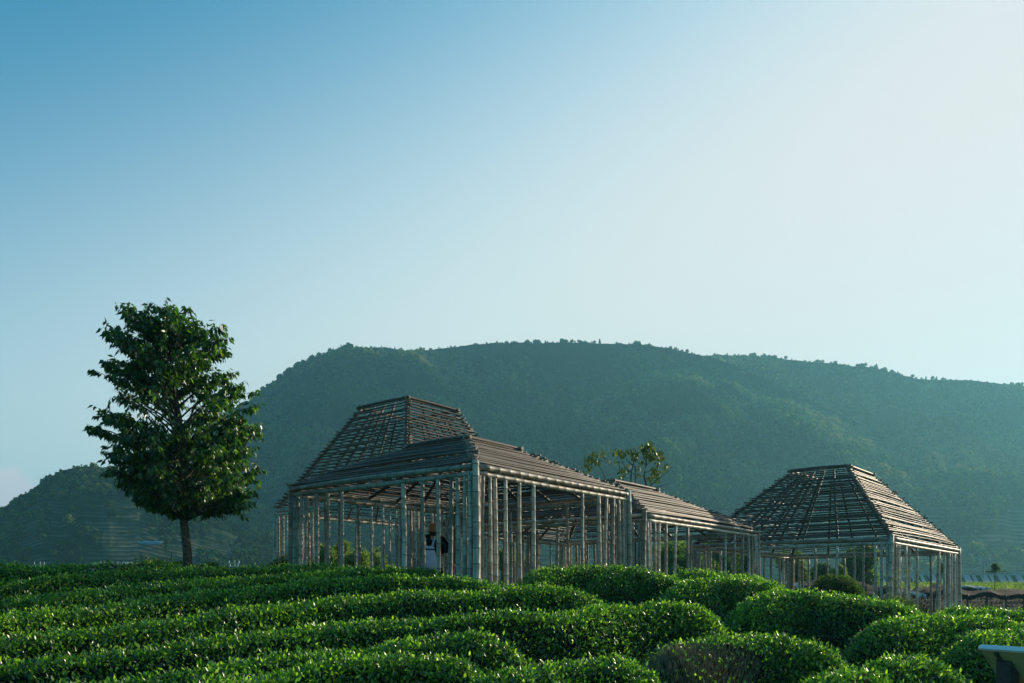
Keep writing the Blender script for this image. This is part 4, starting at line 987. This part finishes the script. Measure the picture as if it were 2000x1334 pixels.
n = 16000; X_ = rng.uniform(2, 50, n); Y_ = rng.uniform(29, 56, n); keep = X_ / Y_ > .15; X_, Y_ = X_[keep], Y_[keep]; n = len(X_)
P = np.stack([X_, Y_, ground_z(X_, Y_) + .35 * rng.random(n) ** 2 * (1 + fbm(X_ / 4, Y_ / 2, 5))], 1)
DRY = leaf_mat('dry_plants', [(0, (.012, .010, .007)), (.6, (.028, .021, .015)), (.93, (.06, .045, .035)), (1, (.3, .27, .24))], .25, .8, (1.2, 1.1, .8), .2)
tag(link('dry_plants', leaf_mesh('dry_plants', P, unit(n) + [0, 0, .5], unit(n), .12 + .22 * rng.random(n), .05 + .06 * rng.random(n), np.clip(rng.normal(.4, .25, n), 0, 1)), DRY), 'dry brown low plants on dark soil beneath the shade nets', 'plants', kind='stuff')
def power_pole(label, x, ytop, ybot, d):
    b0, t0_ = at(x, ybot, d), at(x, ytop, d); g = min(b0.z, gz(b0.x, d)); root = empty('utility_pole', (b0.x, d, g)); tag(root, label, 'utility pole', 'pale utility poles in the valley')
    H = t0_.z - g; v, f = tube([(0, 0, -.3), (0, 0, H)], [.22, .14], 8); pyobj('pole', v, f, CONC, root, True)
    for z, w in ((H * .86, 1.0), (H * .72, .8)):
        V, Fc = [], []; box(V, Fc, (0, -.2, z), (w * 2, .16, .16)); pyobj('cross_arm', V, Fc, CONC, root)
        for s in (-1, 1):
            v, f = tube([(s * w * .9, -.2, z), (s * w * .9, -.2, z + .5)], [.09, .05], 6); pyobj('insulator', v, f, WHITE, root)
power_pole('white utility pole standing on the embankment near the right edge', 1921, 1088, 1122, 152)
power_pole('pale utility pole seen just left of the corner post of the right pavilion', 1724, 1090, 1125, 160)
power_pole('small pale utility pole between the big tree and the nearest pavilion', 458, 1094, 1112, 150)
power_pole('small pale utility pole at the left behind the farthest tea hedge', 78, 1097, 1112, 150)

BLUE = plain('blue_sheet_roof', (.035, .11, .19), .5, .1); WALLM = plain('render_wall', (.05, .055, .045), .9, .1)
def on_hill(h, x, y):
    V = h['V']; q = (V[..., 0] / V[..., 1] * F + 1000 - x) ** 2 + (HZ - (V[..., 2] - EYE) / V[..., 1] * F - y) ** 2
    q = np.where(V[..., 1] < h['Rd'][None], q, 1e9); i = np.unravel_index(np.argmin(q), q.shape); return Vector(V[i])
def shed(name, label, x, y, wpx, d, h, mat):
    p = on_hill(d, x, y) if isinstance(d, dict) else at(x, y, d)
    d = p.y; p.z += h if name == 'long_shed' else 0; w = wpx / F * d; root = empty(name, (p.x, d, p.z - h)); tag(root, label, 'building')
    V, Fc = [], []; box(V, Fc, (0, 0, (h - 3) / 2 - .6), (w * .96, 6, h + 3)); pyobj('wall', V, Fc, WALLM, root)
    V = [Vector((-w / 2, -4, h - .9)), Vector((w / 2, -4, h - .9)), Vector((w / 2, 0, h + .5)), Vector((-w / 2, 0, h + .5)), Vector((w / 2, 4, h - .9)), Vector((-w / 2, 4, h - .9))]
    o = pyobj('roof', V, [(0, 1, 2, 3), (3, 2, 4, 5)], mat, root); md = o.modifiers.new('thick', 'SOLIDIFY'); md.thickness = .15
    for i in range(3):
        V, Fc = [], []; box(V, Fc, ((i - 1) * w * .3, -3.02, h * .45), (w * .08, .08, h * .3)); pyobj('window', V, Fc, BLACK, root)
tp_ = on_hill(lowh, 287, 1068); V = []
for j in range(4):
    for i in range(15): V.append(Vector(((i / 14 - .5) * 8.5, j * .9, .3 + j * .42 + .12 * math.sin(i * 1.1 + j))))
o = pyobj('tarpaulin', V, [(j * 15 + i, j * 15 + i + 1, (j + 1) * 15 + i + 1, (j + 1) * 15 + i) for j in range(3) for i in range(14)], BLUE, None, True); o.location = tp_
tag(o, 'thin blue tarpaulin strip on the lower terraces of the left hill', 'tarpaulin'); md = o.modifiers.new('thick', 'SOLIDIFY'); md.thickness = .05
shed('greenhouse', 'long pale roofed low shed behind the far left tea hedges', 222, 1104, 70, 120, .6, CONC)

# ------------------------------------------------------------------ haze
V, Fc = [], []; box(V, Fc, (100, 500, 150), (5200, 3800, 330))
hz = bpy.data.meshes.new('haze'); hz.from_pydata(V, [], Fc)
hm = bpy.data.materials.new('haze'); hm.use_nodes = True; nt = hm.node_tree; nt.nodes.clear()
ho = N(nt, 'ShaderNodeOutputMaterial'); pv = N(nt, 'ShaderNodeVolumePrincipled'); pv.inputs['Density'].default_value = HAZE_DENSITY; pv.inputs['Color'].default_value = HAZE_COLOR; pv.inputs['Anisotropy'].default_value = HAZE_ANISO
nt.links.new(pv.outputs[0], ho.inputs['Volume'])
tag(link('haze', hz, hm), kind='stuff')
print('tea leaves', NLEAF[0], 'forest crowns', len(Pf))
